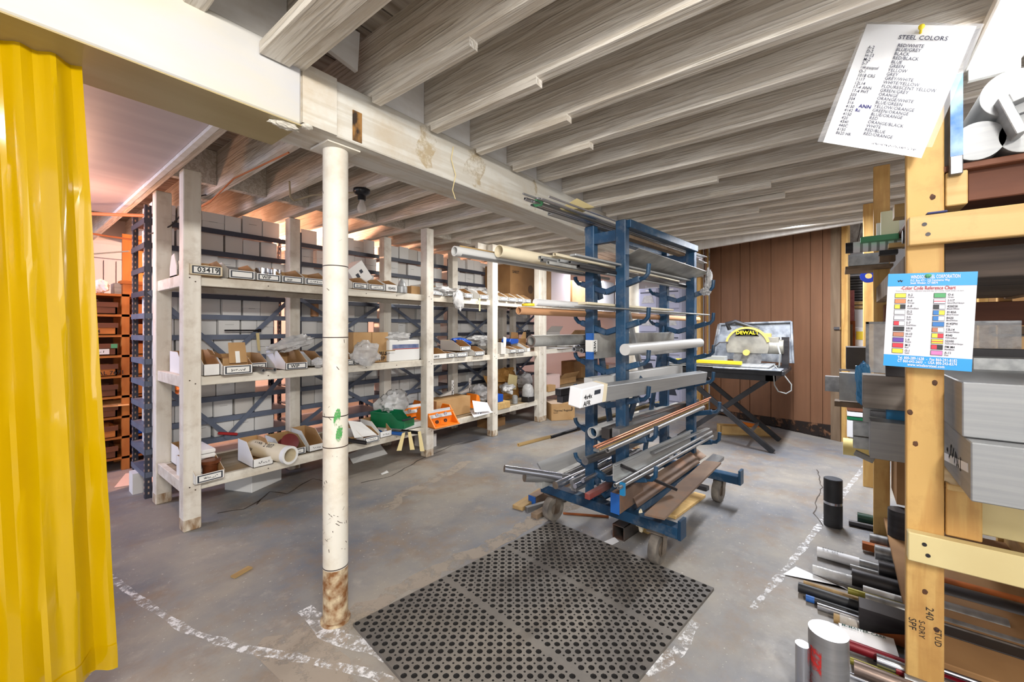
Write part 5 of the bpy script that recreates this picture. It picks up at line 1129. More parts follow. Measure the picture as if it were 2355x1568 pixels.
gd = MB(); poly = [(.25+.195*math.cos(R(a)), .26+.195*math.sin(R(a))) for a in range(-20, 201, 11)]
gd.prism(poly, .15, .20, 'yz'); g = gd.build('blade_guard', SAWG, sw, bevel=.004)
g2 = MB().prism([(.25+.205*math.cos(R(a)), .26+.205*math.sin(R(a))) for a in range(15, 166, 10)] + [(.25+.185*math.cos(R(a)), .26+.185*math.sin(R(a))) for a in range(165, 14, -10)], .14, .21, 'yz').build('guard_rim', SAWY, g)
MB().prism([(.25+.18*math.cos(R(a)), .26+.18*math.sin(R(a))) for a in range(50, 131, 10)] + [(.36, .37), (.14, .37)], .146, .15, 'yz').build('badge_plate', INK, g)
letters([('DEWALT', .05, -.10, .388)], YEL, g, (.144, .25, 0), (0,-1,0), (0,0,1), bold=.03)
MB().lathe([(.0+.13,-.004),(.13,.004)],30,c=(.17,.25,.14),M=Matrix.Rotation(R(90),3,'Y')).build('blade', STEEL, sw)
MB().tube((.10,.25,.20),(.15,.25,.20),.03,16).build('arbor_cover', SAWY, sw, smooth=True)
MB().tube((.30,-.06,.26),(.30,.14,.26),.075,18).box(.24,.36,-.02,.12,.30,.36).build('motor', SAWG, sw, smooth=True, bevel=.003)
MB().box(.26,.34,.05,.13,.34,.40).build('motor_cap', SAWY, sw, bevel=.01)
MB().path([(.2,.42,.44),(.17,.44,.50),(.17,.36,.52),(.2,.24,.47),(.22,.15,.44)], .022, 10).build('carry_handle', BLACK, sw, smooth=True)
MB().box(.28,.36,-.10,-.04,.05,.36).build('rear_post', STEELK, sw); MB().path([(.12,.58,.1),(.1,.6,.2),(.12,.5,.30),(.14,.42,.3)], .006, 6).build('water_hose', WIRED, sw)
MB().path([(.10,-.02,.30),(.06,-.05,.2),(.08,-.04,.08),(.12,-.02,.02)], .008, 6).build('hose', GREYP, sw)
P = [on_x(px, py, 4.7) for px, py in ((1782, 868), (1778, 890), (1784, 900), (1815, 905), (1822, 890), (1812, 870), (1795, 852), (1788, 840))]
P = [on_x(px, py, 4.66) for px, py in ((1775, 845), (1779, 862), (1781, 885), (1790, 900), (1808, 905), (1820, 898), (1820, 884), (1806, 866), (1790, 850), (1780, 838))]
cable('grey power cord looping down from the tile saw', [p for p in P], .006, WIRE if False else GREYP, 'power_cord', 'cord')
b = on_z(1684, 984)
bx = thing('wooden_tray', 'shallow yellowish wooden box with an orange blade behind the saw stand', 'box', (5.42, .60, 0), (0,0,R(-62+90)))
MB().box(0,.14,0,.52,0,.01).box(0,.012,0,.52,0,.10).box(.13,.14,0,.52,0,.10).box(0,.14,0,.012,0,.10).box(0,.14,.51,.52,0,.10).build('tray_box', PINEH, bx)
MB().tube((.07,.1,.09),(.07,.3,.12),.03,10).build('orange_part', ORANGEP, bx, smooth=True)
# ================= RIGHT-HAND LUMBER RACK =================
X1 = 1.862
lr = thing('lumber_rack', 'pine stud rack of shelves at the right holding metal stock', 'rack', (X1, -.18, 0))
def rb(name, x0, x1, y0, y1, z0, z1, m, parent=None, bevel=.003):
    return MB().box(x0-X1, x1-X1, y0+.18, y1+.18, z0, z1).build(name, m, parent or lr, bevel=bevel)
ya, yb_ = on_x(2172, HY, X1).y, on_x(2084, HY, X1).y
s1_ = rb('stud', X1, X1+.038, ya, yb_, 0, 2.155, PINEV); lab(s1_, 'near stud with grade stamps and knots')
rnd = random.Random(3)
for z, y in ((1.62, .7), (1.37, .15), (1.03, .75), (.93, .1), (.83, .25), (.36, .5), (.25, .8), (1.83, .3)):
    yy = ya+.18 + (1-y)*(yb_-ya); MB().blob((-.0002, yy, z), .0012, .007, .009, seg=10, rg=6, jag=.15, seed=int(z*50)).build('knot', KNOT, s1_)
letters([('SPF', .026, 0, -.008), ('S-DRY', .02, .0, .016), ('240', .026, -.05, .032), ('STUD', .022, .01, .052)], INK, s1_, (-.0015, yb_+.18-.014, .265), (0, 0, -1), (0, -1, 0), name='grade_stamp')
for px0, px1, X, h in ((2009, 2047, 3.23, 2.155), (1985, 2010, 4.15, 2.155), (2295, 2329, 3.23, 2.155), (2250, 2275, 4.15, 1.6)):
    rb('stud', X, X+.038, on_x(px1, HY, X).y, on_x(px0, HY, X).y, 0, h, PINEV)
def xrail(name, X, px0, px1, py0, py1, m, th=.038, ext=0, bevel=.003):
    z1, z0 = on_x(px0, py0, X).z, on_x(px0, py1, X).z
    return rb(name, X, X+th, on_x(px1, HY, X).y-ext, on_x(px0, HY, X).y, z0, z1, m, bevel=bevel)
tb_ = rb('cross_board', X1-.038, X1-.001, -1.1, on_x(2090, HY, X1-.038).y, 1.467, 1.558, PINEH)
bb_ = rb('cross_board', X1-.038, X1-.001, -1.1, on_x(2088, HY, X1-.038).y, .463, .553, CREAMB)
lab(bb_, 'cream painted cross board')
for bd, zz in ((tb_, 1.467), (bb_, .463)):
    for y, z in ((-.012, .062), (-.020, .030)):
        MB().tube((-.0395, on_x(2090, HY, X1).y+.18+y-.02, zz+z), (-.0375, on_x(2090, HY, X1).y+.18+y-.02, zz+z), .006, 12).build('screw_head', STEELK, bd)
# upper decking
rb('support_block', X1+.002, X1+.25, -.31, ya-.003, 1.585, 1.69, PINEH)
rb('deck_plank', X1+.04, 3.2, -1.2, -.315, 1.60, 1.70, REDWOOD)
rb('deck_plank', X1+.002, 3.2, -1.2, -.245, 1.692, 1.712, REDWOOD)
rb('deck_plank', X1+.05, 3.2, -1.2, -.265, 1.36, 1.455, DARKWD)
rb('deck_plank', 3.17, 3.228, -1.3, -.2, 1.22, 1.34, REDWOOD)
rb('blue_edge', X1-.038, X1-.001, -.262, -.215, 1.560, 1.566, mat('blue_chalk', (60, 70, 120), .7))
for z, y in ((1.40, -.17), (1.40, -.66), (.62, -.66), (.15, -.66)):
    if 1: rb('side_rail', X1+.04, 3.228, y-.04, y, z-.045, z+.045, OLDWD if z > 1 else PINEH)
# middle decking
rb('support_block', X1+.001, X1+.04, -.34, ya-.003, .555, .705, PINEV)
rb('support_board', X1+.06, X1+.10, -1.1, -.27, .56, .70, CREAMB)
rb('deck_plank', X1-.02, 3.2, -1.1, ya-.003, .702, .722, PINEH)
rb('deck_plank', X1+.06, 3.2, -1.1, -.2, .1, .12, KRAFTD)
# back plywood
pw = tag(MB().box(0,.02,-1.6,0,.0,1.45).build('plywood_sheet', PLY, loc=(4.6, -.62, 0)), 'plywood sheet standing upright behind the pine stud rack', 'sheet')
tag(MB().box(0,.02,-1.4,0,0,.06).build('wooden_rail', OLDWD, loc=(4.3, -.80, 1.16)), 'greyish wooden rail in front of the plywood behind the rack', 'rail')
tag(MB().tube((0,0,0),(0,-1.0,0),.006,10).build('steel_rod', STEEL, loc=(3.1, -.60, 1.17)), 'thin steel rod lying above the dark plate behind the rack', 'rod')
def plate(lbl, px0, py0, px1, py1, X, m, th=.02, name='metal_plate', cat='plate', rz=0):
    a, b = on_x(px0, py0, X), on_x(px1, py1, X); c = on_x(px0, py1, X)
    o = MB().box(0, th, b.y-a.y, 0, 0, a.z-c.z).build(name, m, bevel=.0015); o.location = (X, a.y, c.z); o.rotation_euler = (0,0,rz); return tag(o, lbl, cat)
plate('bright brushed aluminium plate sticking out left of the near stud, lowest', 2001, 968, 2260, 1053, 2.35, ALUB, .10)
plate('upper pale plate edge behind the bright low plate', 1962, 970, 2200, 1001, 2.52, ALU, .05)
plate('lower pale plate edge behind the bright low plate', 1962, 1003, 2200, 1030, 2.52, ALU, .05)
plate('large brownish-grey brushed block at stud mid-height', 1985, 862, 2230, 937, 2.42, mat('brownish_steel', (150, 142, 134), .45, .5, c2=(120, 112, 106), stretch=(.3, .3, 6), scale=5), .12, 'metal_block', 'block')
wp = plate('worn grey plate with blue tape left of the brownish block', 1930, 857, 2080, 920, 2.72, ALUW, .06)
tp = on_x(1979, 922, 2.66); tag(MB().blob((0,0,.09),.03,.03,.10,seed=2,jag=.2).build('blue_tape', mat('blue_tape', (70, 140, 190), .35), loc=(2.66, tp.y-.01, tp.z)), 'crumpled translucent blue tape at the end of the brownish block', 'tape')
plate('small steel bar end sticking out furthest left on the rack', 1897, 865, 2050, 899, 2.95, STEEL, .06, 'flat_bar', 'bar')
plate('thin brown board under the worn plate', 1919, 922, 2080, 934, 2.75, OLDWD, .1, 'wooden_board', 'board')
plate('grey-brown plate under the brownish block', 1985, 938, 2120, 970, 2.56, ALUW, .05)
plate('blue painted plate between the brownish block and the bright plate', 2039, 937, 2160, 968, 2.45, BLUEL, .05)
plate('small thin steel strip end beside the blue plate', 2001, 944, 2070, 957, 2.50, STEEL, .03, 'steel_strip', 'strip')
g_ = plate('thin angled steel strip drooping below the pale plates', 1963, 1034, 2010, 1046, 2.5, ALUW, .02, 'steel_strip', 'strip'); g_.rotation_euler = (R(22), 0, 0)
plate('dark case on the rack beyond the second stud', 1946, 798, 1998, 850, 3.6, SAWDARK, .25, 'dark_case', 'case')
cl = thing('acrylic_sheet', 'clear acrylic sheet standing behind the colour chart', 'sheet', on_x(1991, 856, 2.7))
MB().box(0,.004,-.5,0,0,.25).build('pane', PLAS, cl); MB().box(-.001,.006,-.012,0,0,.25).box(-.001,.006,-.5,0,.24,.25).build('edge', STEEL, cl)
plate('bluish grey plate below the colour chart left of the stud', 2037, 835, 2150, 865, 2.3, STEELK, .02)
tag(MB().tube((0,0,0),(0,-.6,0),.005,8).build('steel_rod', CHROME, loc=on_x(1930, 850, 2.9)), 'thin rod end above the worn plate', 'rod')
plate('dark brown-grey plate standing behind the big aluminium blocks', 2180, 800, 2420, 866, 2.6, SAWDARK, .03)
plate('pale block standing behind the upper aluminium block', 2238, 822, 2460, 872, 2.35, ALU, .12, 'metal_block', 'block')
# two big blocks
a = on_x(2213, 1003, 1.75)
tag(MB().box(0,.75,-.75,0,0,.158).build('aluminium_block', ALUB, loc=(1.75, a.y, .889), bevel=.003), 'upper of the two huge brushed aluminium blocks right of the near stud', 'block')
a = on_x(2233, 1150, 1.69)
bk2 = tag(MB().box(0,.75,-.75,0,0,.163).build('aluminium_block', ALUB, loc=(1.69, a.y, .7235), bevel=.003), 'lower huge brushed aluminium block resting on the rack deck', 'block')
scribble(.22, .05, INK, bk2, (.10, .0012, .05), (1,0,0), (0,0,1), 5)
MB().box(.02,.5,0,.0009,.075,.10).build('white_smear', PAPER, bk2, rot=(0, R(8), 0))
# upper-left goods
plate('green strip lying on the rack beyond the second stud', 1979, 545, 2068, 557, 2.95, GREENS, .05, 'green_strip', 'strip')
plate('pale yellow sheet standing on the green strip', 2026, 487, 2068, 544, 3.0, PALEY, .02, 'yellow_sheet', 'sheet')
plate('white sheet behind the pale yellow sheet', 2016, 513, 2085, 544, 3.06, PAPER, .02, 'white_sheet', 'sheet')
a = on_x(1946, 571, 3.05); r_ = thing('label_roll', 'roll wrapped in black and white printed paper sticking out left on the rack', 'roll', a)
MB().tube((0,0,0),(0,-.34,0),.030,18).build('roll', PAPER, r_, smooth=True); MB().tube((0,.003,0),(0,-.03,0),.0305,18).build('dark_end', BLKTAPE, r_, smooth=True)
for k in range(6): MB().tube((0,-.06-.035*k,0),(0,-.06-.035*k-.012,0),.0307,18).build('grey_stripe', GREYP, r_, smooth=True)
plate('wooden offcut on top of the printed roll', 2044, 559, 2082, 570, 2.75, PINEH, .06, 'wood_offcut', 'offcut')
plate('dark slotted channel under the wooden offcut', 2022, 576, 2066, 586, 2.75, BLACK, .05, 'dark_channel', 'channel')
plate('white worn plate under the printed roll', 1951, 586, 2045, 612, 3.1, PALEY if False else ALU, .03)
plate('thin grey shelf board under the white worn plate', 1944, 613, 2055, 619, 3.1, OLDWD, .3, 'shelf_board', 'board')
plate('brown wooden wedge beside the printed roll', 2023, 588, 2060, 602, 2.9, OLDWD, .05, 'wood_wedge', 'wedge')
a = on_x(2075, 545, 2.4); tag(MB().tube((0,0,0),(0,-.12,0),.028,18).build('round_bar', STEELK, loc=a, smooth=True), 'dark round bar end left of the near stud at the green strip', 'bar')
plate('pine block at the top behind the near stud', 2057, 470, 2082, 500, 2.5, PINEH, .08, 'pine_block', 'block')
a = on_x(1998, 634, 3.9); br = thing('tape_roll', 'round blue tape roll hanging on the third stud', 'roll', a); MB().tube((0,0,0),(.03,0,0),.048,22,ri=.02).build('roll', mat('deep_blue', (20, 50, 150), .4), br, smooth=True)
# things seen through the opening right of the brown wall
XD = 6.1
def dplate(lbl, px0, py0, px1, py1, m, name, cat, X=XD, th=.3): return plate(lbl, px0, py0, px1, py1, X, m, th, name, cat)
for k in range(9): dplate('dark flat sheet in the stack seen through the door opening, %s from the top' % (ordn[k] if k else 'first'), 1943+(k*3)%5, 636+k*6.2, 2012, 641+k*6.2, SAWDARK, 'dark_sheet', 'sheet')
dplate('pale shelf board holding the sign and frame beyond the opening', 1936, 799, 2030, 804, PINEH, 'shelf_board', 'board', 5.9, .4)
dplate('pine shelf board under the dark sheets beyond the opening', 1943, 694, 2012, 701, PINEH, 'shelf_board', 'board'); dplate('white upper shelf with sheets in the far room', 1943, 600, 2012, 628, WBOX, 'white_carton', 'box')
dplate('pine edge below the upper shelf in the far room', 1943, 704, 2012, 710, PINEH, 'shelf_edge', 'board')
dplate('pink foam board beyond the opening', 1944, 668, 1965, 738, PINK, 'foam_board', 'board', 5.95, .03)
dplate('grey white board beside the pink foam', 1966, 712, 2012, 752, WALLW, 'white_board', 'board', 6.05)
y_ = dplate('white sign with a yellow square beyond the opening', 1966, 753, 2012, 797, PAPER, 'white_sign', 'sign', 6.04, .02); a = on_x(1969, 762, 6.03); b = on_x(2000, 781, 6.03)
MB().box(-.012, -.001, b.y-a.y, 0, 0, a.z-b.z).build('yellow_square', YEL, y_).location = (0, a.y-y_.location.y, b.z-y_.location.z)
dplate('orange-edged brown frame beyond the opening', 1944, 738, 1967, 798, ORUST, 'framed_board', 'frame', 5.97, .03)
dplate('brown board inside the orange frame', 1944, 746, 1961, 798, OLDWD, 'brown_board', 'board', 5.94, .02)
for k, (y0, y1, m, nm, l) in enumerate(((936, 944, REDWOOD, 'brown_board', 'thin brown board low beyond the opening'), (946, 956, PAPER, 'white_box', 'low white box beyond the opening'), (958, 964, GREENP, 'green_strip', 'dark green strip low beyond the opening'), (966, 1004, PAPER, 'white_sheet', 'white panel near the floor beyond the opening'))):
    dplate(l, 1948, y0, 2010, y1, m, nm, {'brown_board': 'board', 'white_box': 'box', 'green_strip': 'strip', 'white_sheet': 'panel'}[nm], 5.4, .2)
# under the rack, mid distance
a = on_z(2064, 1236, 0); tag(MB().tube((0,0,0),(0,0,.26),.05,22).build('round_bar', STEELK, loc=(2.95, -.25, 0), smooth=True), 'dark upright round bar standing right of the second stud', 'bar')
tag(MB().box(0,.3,-.3,0,0,.3).build('brown_carton', KRAFTD, loc=(3.0, -.24, .27)), 'brown carton on the rack behind the near stud', 'box')
tag(MB().tube((0,0,0),(0,-.35,0),.055,20).build('foam_roll', ISO, loc=(3.55, -.02, .42), smooth=True), 'yellow foam roll end low beside the second stud', 'roll')
# standing pieces
t = thing('black_tube', 'black wrapped tube with a silver tape band standing on the floor', 'tube', (3.21, .03, 0))
MB().tube((0,0,0),(0,0,.286),.047,26).build('tube_body', BLKTAPE, t, smooth=True); MB().tube((0,0,.135),(0,0,.15),.0478,26).build('silver_band', CHROME, t, smooth=True); MB().tube((0,0,.286),(0,0,.288),.044,26).build('end_cap', LBLF, t, smooth=True)
t = thing('round_billet', 'large upright aluminium round bar with red paint at bottom right', 'bar', (1.70, .028, 0))
MB().tube((0,0,0),(0,0,.218),.054,36).build('billet', mat('turned_aluminium', (178, 178, 180), .35, .8, c2=(160, 160, 162), stretch=(.2,.2,5), scale=9), t, smooth=True)
mb = MB()
for i in range(7):
    for j in range(6):
        f = lambda i, j: (math.cos(R(122)+.10*i)*.0545, math.sin(R(122)+.10*i)*.0545, .05+.02*j)
        mb.quad(f(i,j), f(i+1,j), f(i+1,j+1), f(i,j+1))
mb.build('red_paint', speck_mat('red_spray', (200, 40, 36), .44, 14, .9), t, smooth=True)
t = tag(MB().tube((0,0,0),(0,0,.165),.020,26).build('round_billet', CHROME, loc=(1.665, .095, 0), smooth=True), 'small upright bright round bar left of the large red-marked one', 'bar')
# bars on the floor running under the rack
def ys(lbl, px, py, z, r, m, L_=1.1, kind='round', yaw=0, name='steel_bar', ends=None, cat='bar', h=None, pitch=0):
    p = on_z(px, py, z); mb = MB()
    if kind == 'round': mb.tube((0,0,0),(0,-L_,0), r, 20, mc=1 if ends else 0)
    elif kind == 'tube': mb.tube((0,0,0),(0,-L_,0), r, 20, ri=r*.75)
    else: mb.box(-r, r, -L_, 0, -(h or r), (h or r))
    o = mb.build(name, [m, ends] if ends else m, smooth=kind != 'rect', bevel=.001 if kind == 'rect' else 0); o.location = p; o.rotation_euler = (pitch, 0, R(yaw)); return tag(o, lbl, cat)
def wrapband(o, y0, y1, r, m, lbl=None, name='paper_label'):
    c = MB().tube((0,y0,0),(0,y1,0), r, 20).build(name, m, o, smooth=True); return c
ys('grey round bar with orange rust far back under the rack', 2000, 1238, .05, .030, STEEL, 1.0, ends=STEEL)
o = ys('large grey round bar end marked 303 left of the near stud', 2012, 1268, .075, .036, STEEL, 1.0, ends=ALUW)
letters([('303', .022, -.018, -.008)], INK, o, (0, .0015, 0), (-1,0,0), (0,0,1))
ys('orange rusty square bar left of the 303 bar', 1983, 1253, .03, .018, ORUST, .9, 'rect')
ys('dark green wrapped bar at the foot of the second stud', 1972, 1188, .035, .028, mat('dark_green', (26, 62, 48), .4), .7)
ys('thin dark bar in front of the dark green one', 1952, 1201, .018, .016, STEELK, .8)
o = ys('steel bar with a printed paper label end on the floor', 1880, 1268, .028, .024, STEEL, 1.3, yaw=-2); wrapband(o, .001, -.17, .0252, PAPER); letters([('STAINLESS', .018, 0, .0), ('A 2  304', .018, 0, -.02)], INK, o, (.0, -.02, .0265), (0,-1,0), (1,0,0))
o = ys('bar wrapped in frosted plastic left end', 1869, 1308, .028, .022, PLAS2, .22); 
o = ys('dark steel tube behind the black ones with rust', 1959, 1325, .045, .038, STEELK, 1.3, 'tube')
ys('large dark grey bar above the middle of the floor pile', 2020, 1306, .075, .036, STEELK, .9, ends=STEEL)
ys('slim bar above the plastic wrapped one', 1955, 1302, .03, .012, STEEL, .5)
ys('long black tube end nearest the white floor line', 1836, 1349, .026, .021, BLACK, 1.4, 'tube', yaw=-1)
ys('thin bar lying along the back of the long black tube', 1848, 1340, .02, .012, BAMB, .9)
o = ys('black bar with a blue painted end below the long black tube', 1854, 1374, .016, .013, BLACK, 1.3); wrapband(o, .001, -.03, .0136, BLUET, name='blue_paint')
ys('bright steel bar with a small stub end', 1880, 1393, .016, .014, CHROME, 1.2)
ys('olive yellow painted bar across the pile', 1950, 1357, .075, .013, mat('olive_yellow', (140, 132, 44), .4, .2), 1.1)
o = ys('white labelled bar behind the olive bar', 1985, 1352, .06, .012, PAPER, .35)
bkk = ys('big dark steel block with an orange rust patch', 1975, 1411, .075, .042, STEELK, .55, 'rect', h=.048)
MB().prism([(.0,-.048),(-.30,-.048),(-.24,.0),(-.18,.02),(-.14,.045),(-.13,.0)], -.0428, -.042, 'yz').build('rust_patch', ORUST, bkk)
ys('grey steel bar above the block with a taped end', 1990, 1376, .105, .022, STEEL, 1.1)
o = ys('bar end wrapped in clear tape near the big upright billet', 1917, 1420, .03, .018, BAMB, .5); wrapband(o, -.02, -.16, .021, PLAS, name='tape_wrap')
o = ys('steel bar with a long printed strip label', 1975, 1440, .035, .017, STEEL, 1.2); wrapband(o, -.0, -.22, .0176, PAPER)
letters([('2024 ALUM 1018 CRS', .016, 0, 0)], INK, o, (.006, -.01, .0185), (0,-1,0), (1,0,0))
lab_ = tag(MB().quad((0,0,0),(.02,-.16,.0),(-.06,-.17,-.02),(-.08,-.02,-.02),.0008).build('supplier_label', PAPER, loc=on_z(1928, 1432, .06)), 'white supplier label sheet reading McMASTER-CARR behind the upright billet', 'label')
letters([('McMASTER-CARR', .016, 0, 0)], mat('label_green', (20, 70, 60), .6), lab_, (-.012, -.01, .0015), (.08,-1,0), (1,0,.2), bold=.01)
ys('maroon painted round bar crossing the lower pile', 1952, 1482, .05, .018, MAROON, 1.4)
ys('bright round bar at the bottom of the pile', 2016, 1516, .055, .020, CHROME, 1.2)
ys('yellow and dark bar below the maroon one', 1955, 1518, .03, .012, mat('olive_yellow', (140, 132, 44), .4, .2), 1.2)
ys('brownish round bar end beside the billet', 1964, 1534, .05, .024, mat('brownish_bar', (124, 108, 100), .35, .7), 1.2)
ys('narrow bright bar at the very bottom of the pile', 1955, 1552, .02, .010, CHROME, 1.2)
ys('grey bar at the bottom right edge of the pile', 1990, 1580, .05, .016, STEEL, 1.2)
ys('dark square bar at the foot of the billet', 2008, 1500, .02, .02, STEELK, 1.0, 'rect')
# bars that start right of the near stud
ys('orange rusty bar high in the pile right of the near stud', 2120, 1322, .12, .016, ORUST, .9)
ys('thick dark round bar right of the near stud', 2110, 1350, .10, .045, STEELK, .30, ends=STEEL)
ys('bar wrapped in crumpled film right of the near stud', 2110, 1385, .10, .034, STEEL, .24)
ys('big grey round bar marked Qual right of the near stud', 2090, 1430, .09, .034, STEEL, 1.1)
ys('slate grey round bar under the Qual bar', 2080, 1462, .06, .026, STEEL, 1.1)
ys('wide dark flat slab in the pile right of the near stud', 2090, 1470, .07, .06, STEELK, 1.1, 'rect', h=.02)
ys('bright bar with red paint stripes right of the near stud', 2080, 1508, .06, .02, CHROME, 1.1)
ys('second maroon bar at the bottom right corner', 2060, 1540, .05, .014, MAROON, 1.1)
ys('steel bar along the bottom right edge', 2080, 1560, .06, .016, STEEL, 1.1)
tag(MB().quad(Vector(on_z(1800, 1322))-Vector(on_z(1800, 1322)), on_z(1830, 1304)-on_z(1800, 1322), on_z(1950, 1358)-on_z(1800, 1322), on_z(1938, 1350)-on_z(1800, 1322), .001).build('paper_sheet', PAPER, loc=on_z(1800, 1322)+Vector((0,0,.003))), 'white torn paper sheet on the floor left of the black tube', 'paper')
tag(MB().quad((0,0,0),(1.1,0,0),(1.1,-1.0,0),(0,-1.0,0),.004).build('floor_board', KRAFTD, loc=(1.95, .0-.22, .005)), 'brown board on the floor under the bars', 'board')
# top deck goods
t = thing('blue_edged_plate', 'upright steel plate with a bright blue edge beside the near stud', 'plate', on_x(2185, 402, 1.84))
MB().box(0,.7,-.028,0,0,.31).build('plate', STEEL, t, bevel=.002); MB().box(-.0012,0,-.0275,-.0005,.055,.305).build('blue_edge', mat('bright_blue', (50, 110, 200), .5, c2=(150, 180, 210), scale=14), t)
for px, py, X, r, l in ((2250, 338, 1.86, .057, 'aluminium round bar end lying on the top deck beside the blue-edged plate'), (2330, 212, 1.84, .066, 'larger aluminium round bar on top of the other round bars'), (2362, 345, 1.86, .055, 'aluminium round bar at the right edge of the top deck')):
    p = on_x(px, py, X); 
    if py > 300: p.z = max(p.z, 1.713+r)
    t = thing('round_bar', l, 'bar', p); MB().tube((0,0,0),(.8,0,0),r,36).build('bar', ALU, t, smooth=True); MB().tube((-.001,0,0),(0,0,0),r*.99,36).build('sawn_end', ALUB, t, smooth=True)
p = on_x(2330, 235, 1.80); tag(MB().box(0,.5,-.10,0,0,.028).box(0,.5,-.0,.022,-.09,.028).build('flat_bar', ALU, loc=(1.80, p.y, p.z), rot=(R(-18),0,0), bevel=.002), 'flat aluminium bar resting over the top round bars', 'bar')
# colour chart
XC = 1.812
TL, TR, BL = on_x(2043, 630, XC), on_x(2249, 624, XC), on_x(2031, 840, XC); BR = TR + (BL-TL)
ch = thing('colour_chart', 'blue and white steel colour code chart pinned to the near stud', 'chart', BL)
O = BL; W_, H_ = (TR-TL).length, (TL-BL).length; ex, ey = (TR-TL)/W_, (TL-BL)/H_; off = Vector((-.0012, 0, 0))
def cq(x0, y0, x1, y1, m, name, par=ch, k=1): return MB().quad(ex*x0*W_+ey*y0*H_+off*k, ex*x1*W_+ey*y0*H_+off*k, ex*x1*W_+ey*y1*H_+off*k, ex*x0*W_+ey*y1*H_+off*k).build(name, m, par, fixn=False)
CB = mat('chart_blue', (36, 152, 222), .4); CW = mat('chart_white', (216, 216, 224), .4)
MB().quad(Vector(), ex*W_, ex*W_+ey*H_, ey*H_, .001).build('card', CW, ch)
cq(0, .865, 1, 1, CB, 'header_band'); cq(0, 0, 1, .125, CB, 'footer_band')
L2 = lambda L, m, k, nm='lettering', bold=.015: letters([(t, s*H_, x*W_, y*H_, sq) for t, s, x, y, sq in L], m, ch, off*k, ex, ey, name=nm, bold=bold)
L2([('WINDSOR STEEL CORPORATION', .052, .27, .942, (.55*W_,)), ('P.O. Box 472 - 154 Commerce Way', .032, .27, .912, (.44*W_,)), ('South Windsor, CT 06074', .032, .27, .885, (.31*W_,)), ('Tel. 800-289-1638  -  Fax 860-291-8182', .042, .17, .085, (.67*W_,)), ('CT 860-643-2603  -  USA 800-243-8374', .042, .17, .050, (.67*W_,)), ('www.windsorsteel.com', .042, .29, .016, (.42*W_,))], LBLW, 2.2)
L2([('-Color Code Reference Chart', .052, .16, .826, (.62*W_,))], REDP, 2.2, 'red_title'); L2([('*Colors shown are for reference only and may not exactly match colors on bars.', .018, .1, .806, (.77*W_,))], INK, 2.2, 'small_print', 0)
mb = MB()
for k, (dx, q) in enumerate(((0, 1), (.035, -1))): pass
P2 = [(.115, .93), (.13, .905), (.148, .92), (.166, .905), (.185, .93), (.165, .922), (.15, .935), (.135, .922)]
mb = MB(); n = 0; mb.v = [ex*x*W_+ey*y*H_+off*2.2 for x, y in P2]; mb.f = [tuple(range(8))]; mb.m = [0]; mb.build('bird_logo', INK, ch, fixn=False)
CC = {c: mat('swatch_'+c, v, .4) for c, v in dict(yellow=(224, 208, 60), orange=(226, 130, 84), black=(30, 32, 38), white=(240, 240, 246), silver=(214, 214, 228), red=(208, 48, 66), brown=(186, 120, 92), purple=(98, 62, 158), green=(68, 156, 96), pink=(214, 124, 184), blue=(40, 116, 188)).items()}
left = [('A-2', 'Yellow', 'yellow'), ('A-6', 'Orange', 'orange'), ('A-8', 'Yellow/Black', 'yellow', 'black'), ('D-2', 'White', 'white'), ('S-5', 'Silver', 'silver'), ('S-7', 'Red/White', 'red', 'white'), ('1018', 'Black', 'black'), ('H-13', 'Brown', 'brown'), ('L-6', 'Purple', 'purple'), ('M-2', 'Red', 'red'), ('O-1', 'Gold', 'yellow')]
right = [('O-6', 'Green', 'green'), ('1117', 'Silver/Red Stripe', 'silver'), ('420ESR', 'Black/White', 'black', 'white'), ('4140A', 'Blue/Yellow', 'blue', 'yellow'), ('8620', 'Blue/White', 'blue', 'white'), ('4142PH', 'Blue', 'blue'), ('12L14', 'Brown/White', 'brown', 'white'), ('4340', 'Yellow/Red', 'yellow', 'red'), ('52100', 'Yellow/Red Stripe', 'yellow'), ('PM M4', 'Red/Black', 'red', 'black'), ('A-11', 'Pink', 'pink')]
TXT = []
for cx0, rows in ((.10, left), (.55, right)):
    for i, r_ in enumerate(rows):
        y1 = .785 - i*.0595; y0 = y1-.042; a, b = cx0, cx0+.125
        cq(a-.004, y0-.004, b+.004, y1+.004, STEELK, 'swatch_border', k=1.6)
        if len(r_) == 3: cq(a, y0, b, y1, CC[r_[2]], 'swatch', k=2.2)
        else: cq(a, y0, (a+b)/2, y1, CC[r_[2]], 'swatch', k=2.2); cq((a+b)/2, y0, b, y1, CC[r_[3]], 'swatch', k=2.2)
        if 'Stripe' in r_[1]: cq(a, y0+.016, b, y0+.024, CC['red'], 'stripe', k=2.8)
        TXT += [(r_[0], .032, b+.025, y0+.018, .75), (r_[1], .022, b+.025, y0-.004, .75)]
L2(TXT, INK, 2.2, 'code_lettering', .01)
p = on_x(2135, 634, XC-.004); MB().blob((p-O), .006, .008, .006, seed=1, jag=.1).build('green_pin', GREENS, ch)
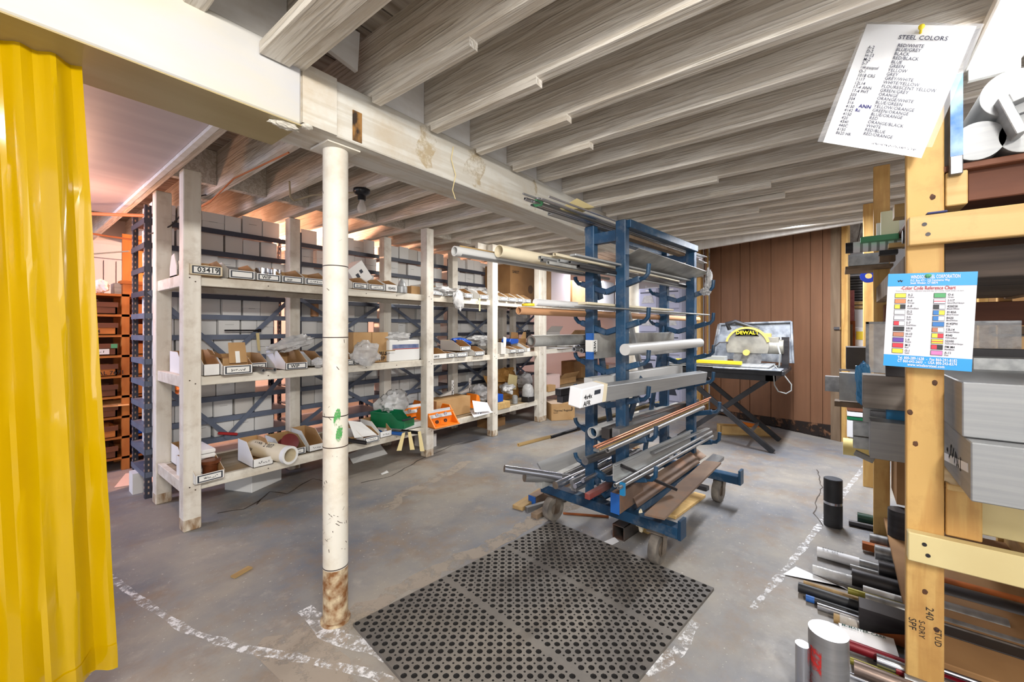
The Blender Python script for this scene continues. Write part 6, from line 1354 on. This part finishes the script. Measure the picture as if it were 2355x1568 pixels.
# sheet in a plastic sleeve
XS = 1.80
TL, TR, BL = on_x(1994, 55, XS), on_x(2246, 60, XS), on_x(1893, 327, XS)
TR2, BR2, BL2, TL2 = on_x(2263, 56, XS+.004), on_x(2144, 338, XS+.004), on_x(1880, 326, XS+.004), on_x(1992, 50, XS+.004)
sl = thing('steel_colors_sheet', 'typed steel colours list in a clear sleeve pinned above the chart', 'sheet', BL)
O = BL; W_, H_ = (TR-TL).length, (TL-BL).length; ex, ey = (TR-TL)/W_, (TL-BL)/H_; off = Vector((-.001, 0, 0))
MB().quad(Vector(), (TR-TL), TR-TL+TL-BL, TL-BL, .0006).build('page', PAPER, sl)
SLV = mat('sleeve_film', (240, 242, 248), .12, alpha=.25)
mb = MB(); nx = 14; ny = 10
for j in range(ny+1):
    for i in range(nx+1):
        u, v = i/nx, j/ny; q = (BL2*(1-u)+BR2*u)*(1-v) + (TL2*(1-u)+TR2*u)*v - O
        mb.v.append(q + Vector((-.001 - .012*(math.sin(u*3)*(1-v) if u < .98 else 0)*-1 - .003*math.sin(u*17+v*4), 0, 0)))
for j in range(ny):
    for i in range(nx): k = j*(nx+1)+i; mb.f.append((k, k+1, k+nx+2, k+nx+1)); mb.m.append(0)
mb.build('sleeve', SLV, sl, smooth=True)
L = [('STEEL COLORS', .046, .36, .885, 1.0)]
rows = [('A-2', 'RED/WHITE'), ('D-2', 'BLUE/GREY'), ('H-13', 'BLACK'), ('M-2', 'RED/BLACK'), ('S-7', 'BLUE'), ('1144 stressproof', 'GREEN'), ('O-1', 'YELLOW'), ('1018 CRS', 'GREY'), ('1117', 'GREY/WHITE'), ('12L14', 'WHITE/YELLOW'), ('17-4 ANN', 'FLOURESCENT YELLOW'), ('17-4 PHT', 'GREEN/GREY'), ('303', 'ORANGE'), ('304', 'ORANGE/WHITE'), ('316', 'BLUE/GREEN'), ('4130', 'YELLOW/ORANGE'), ('4142', 'GREEN/ORANGE'), ('4150', 'BLUE/ORANGE'), ('420', 'RED'), ('4340', 'ORANGE/BLACK'), ('440C', 'WHITE'), ('6150', 'RED/BLUE'), ('8620 HR', 'RED/ORANGE')]
for i, (a, b) in enumerate(rows): L += [(a, .036, .10, .80-i*.0325, .85 if len(a) < 10 else .5), (b, .036, .38, .825-i*.0325, .9)]
letters([(t, s*H_, x*W_, y*H_, sq) for t, s, x, y, sq in L], mat('grey_type', (70, 72, 90), .6), sl, off*3, ex, ey, name='typed_list', bold=.012)
letters([('ANN', .04*H_, .23*W_, .325*H_), ('Rc', .035*H_, .21*W_, .29*H_)], mat('blue_ink', (36, 36, 110), .6), sl, off*2, ex, ey, name='handwriting', bold=.03)
scribble(.42*W_, .018*H_, mat('grey_type', (104, 106, 122), .6), sl, ex*.5*W_+ey*.045*H_+off*2, ex, ey, 7)
p = on_x(2119, 62, XS-.02); MB().tube(p-O+Vector((.02,0,-.008)), p-O, .0035, 10).blob(p-O, .008, .008, .008, seed=2, jag=.05).build('yellow_pin', YEL, sl)

for o in bpy.data.objects:
    if o.name.startswith(('lettering', 'code_lettering', 'typed_list', 'small_print')) and len(o.data.polygons) > 900: o['kind'] = 'stuff'
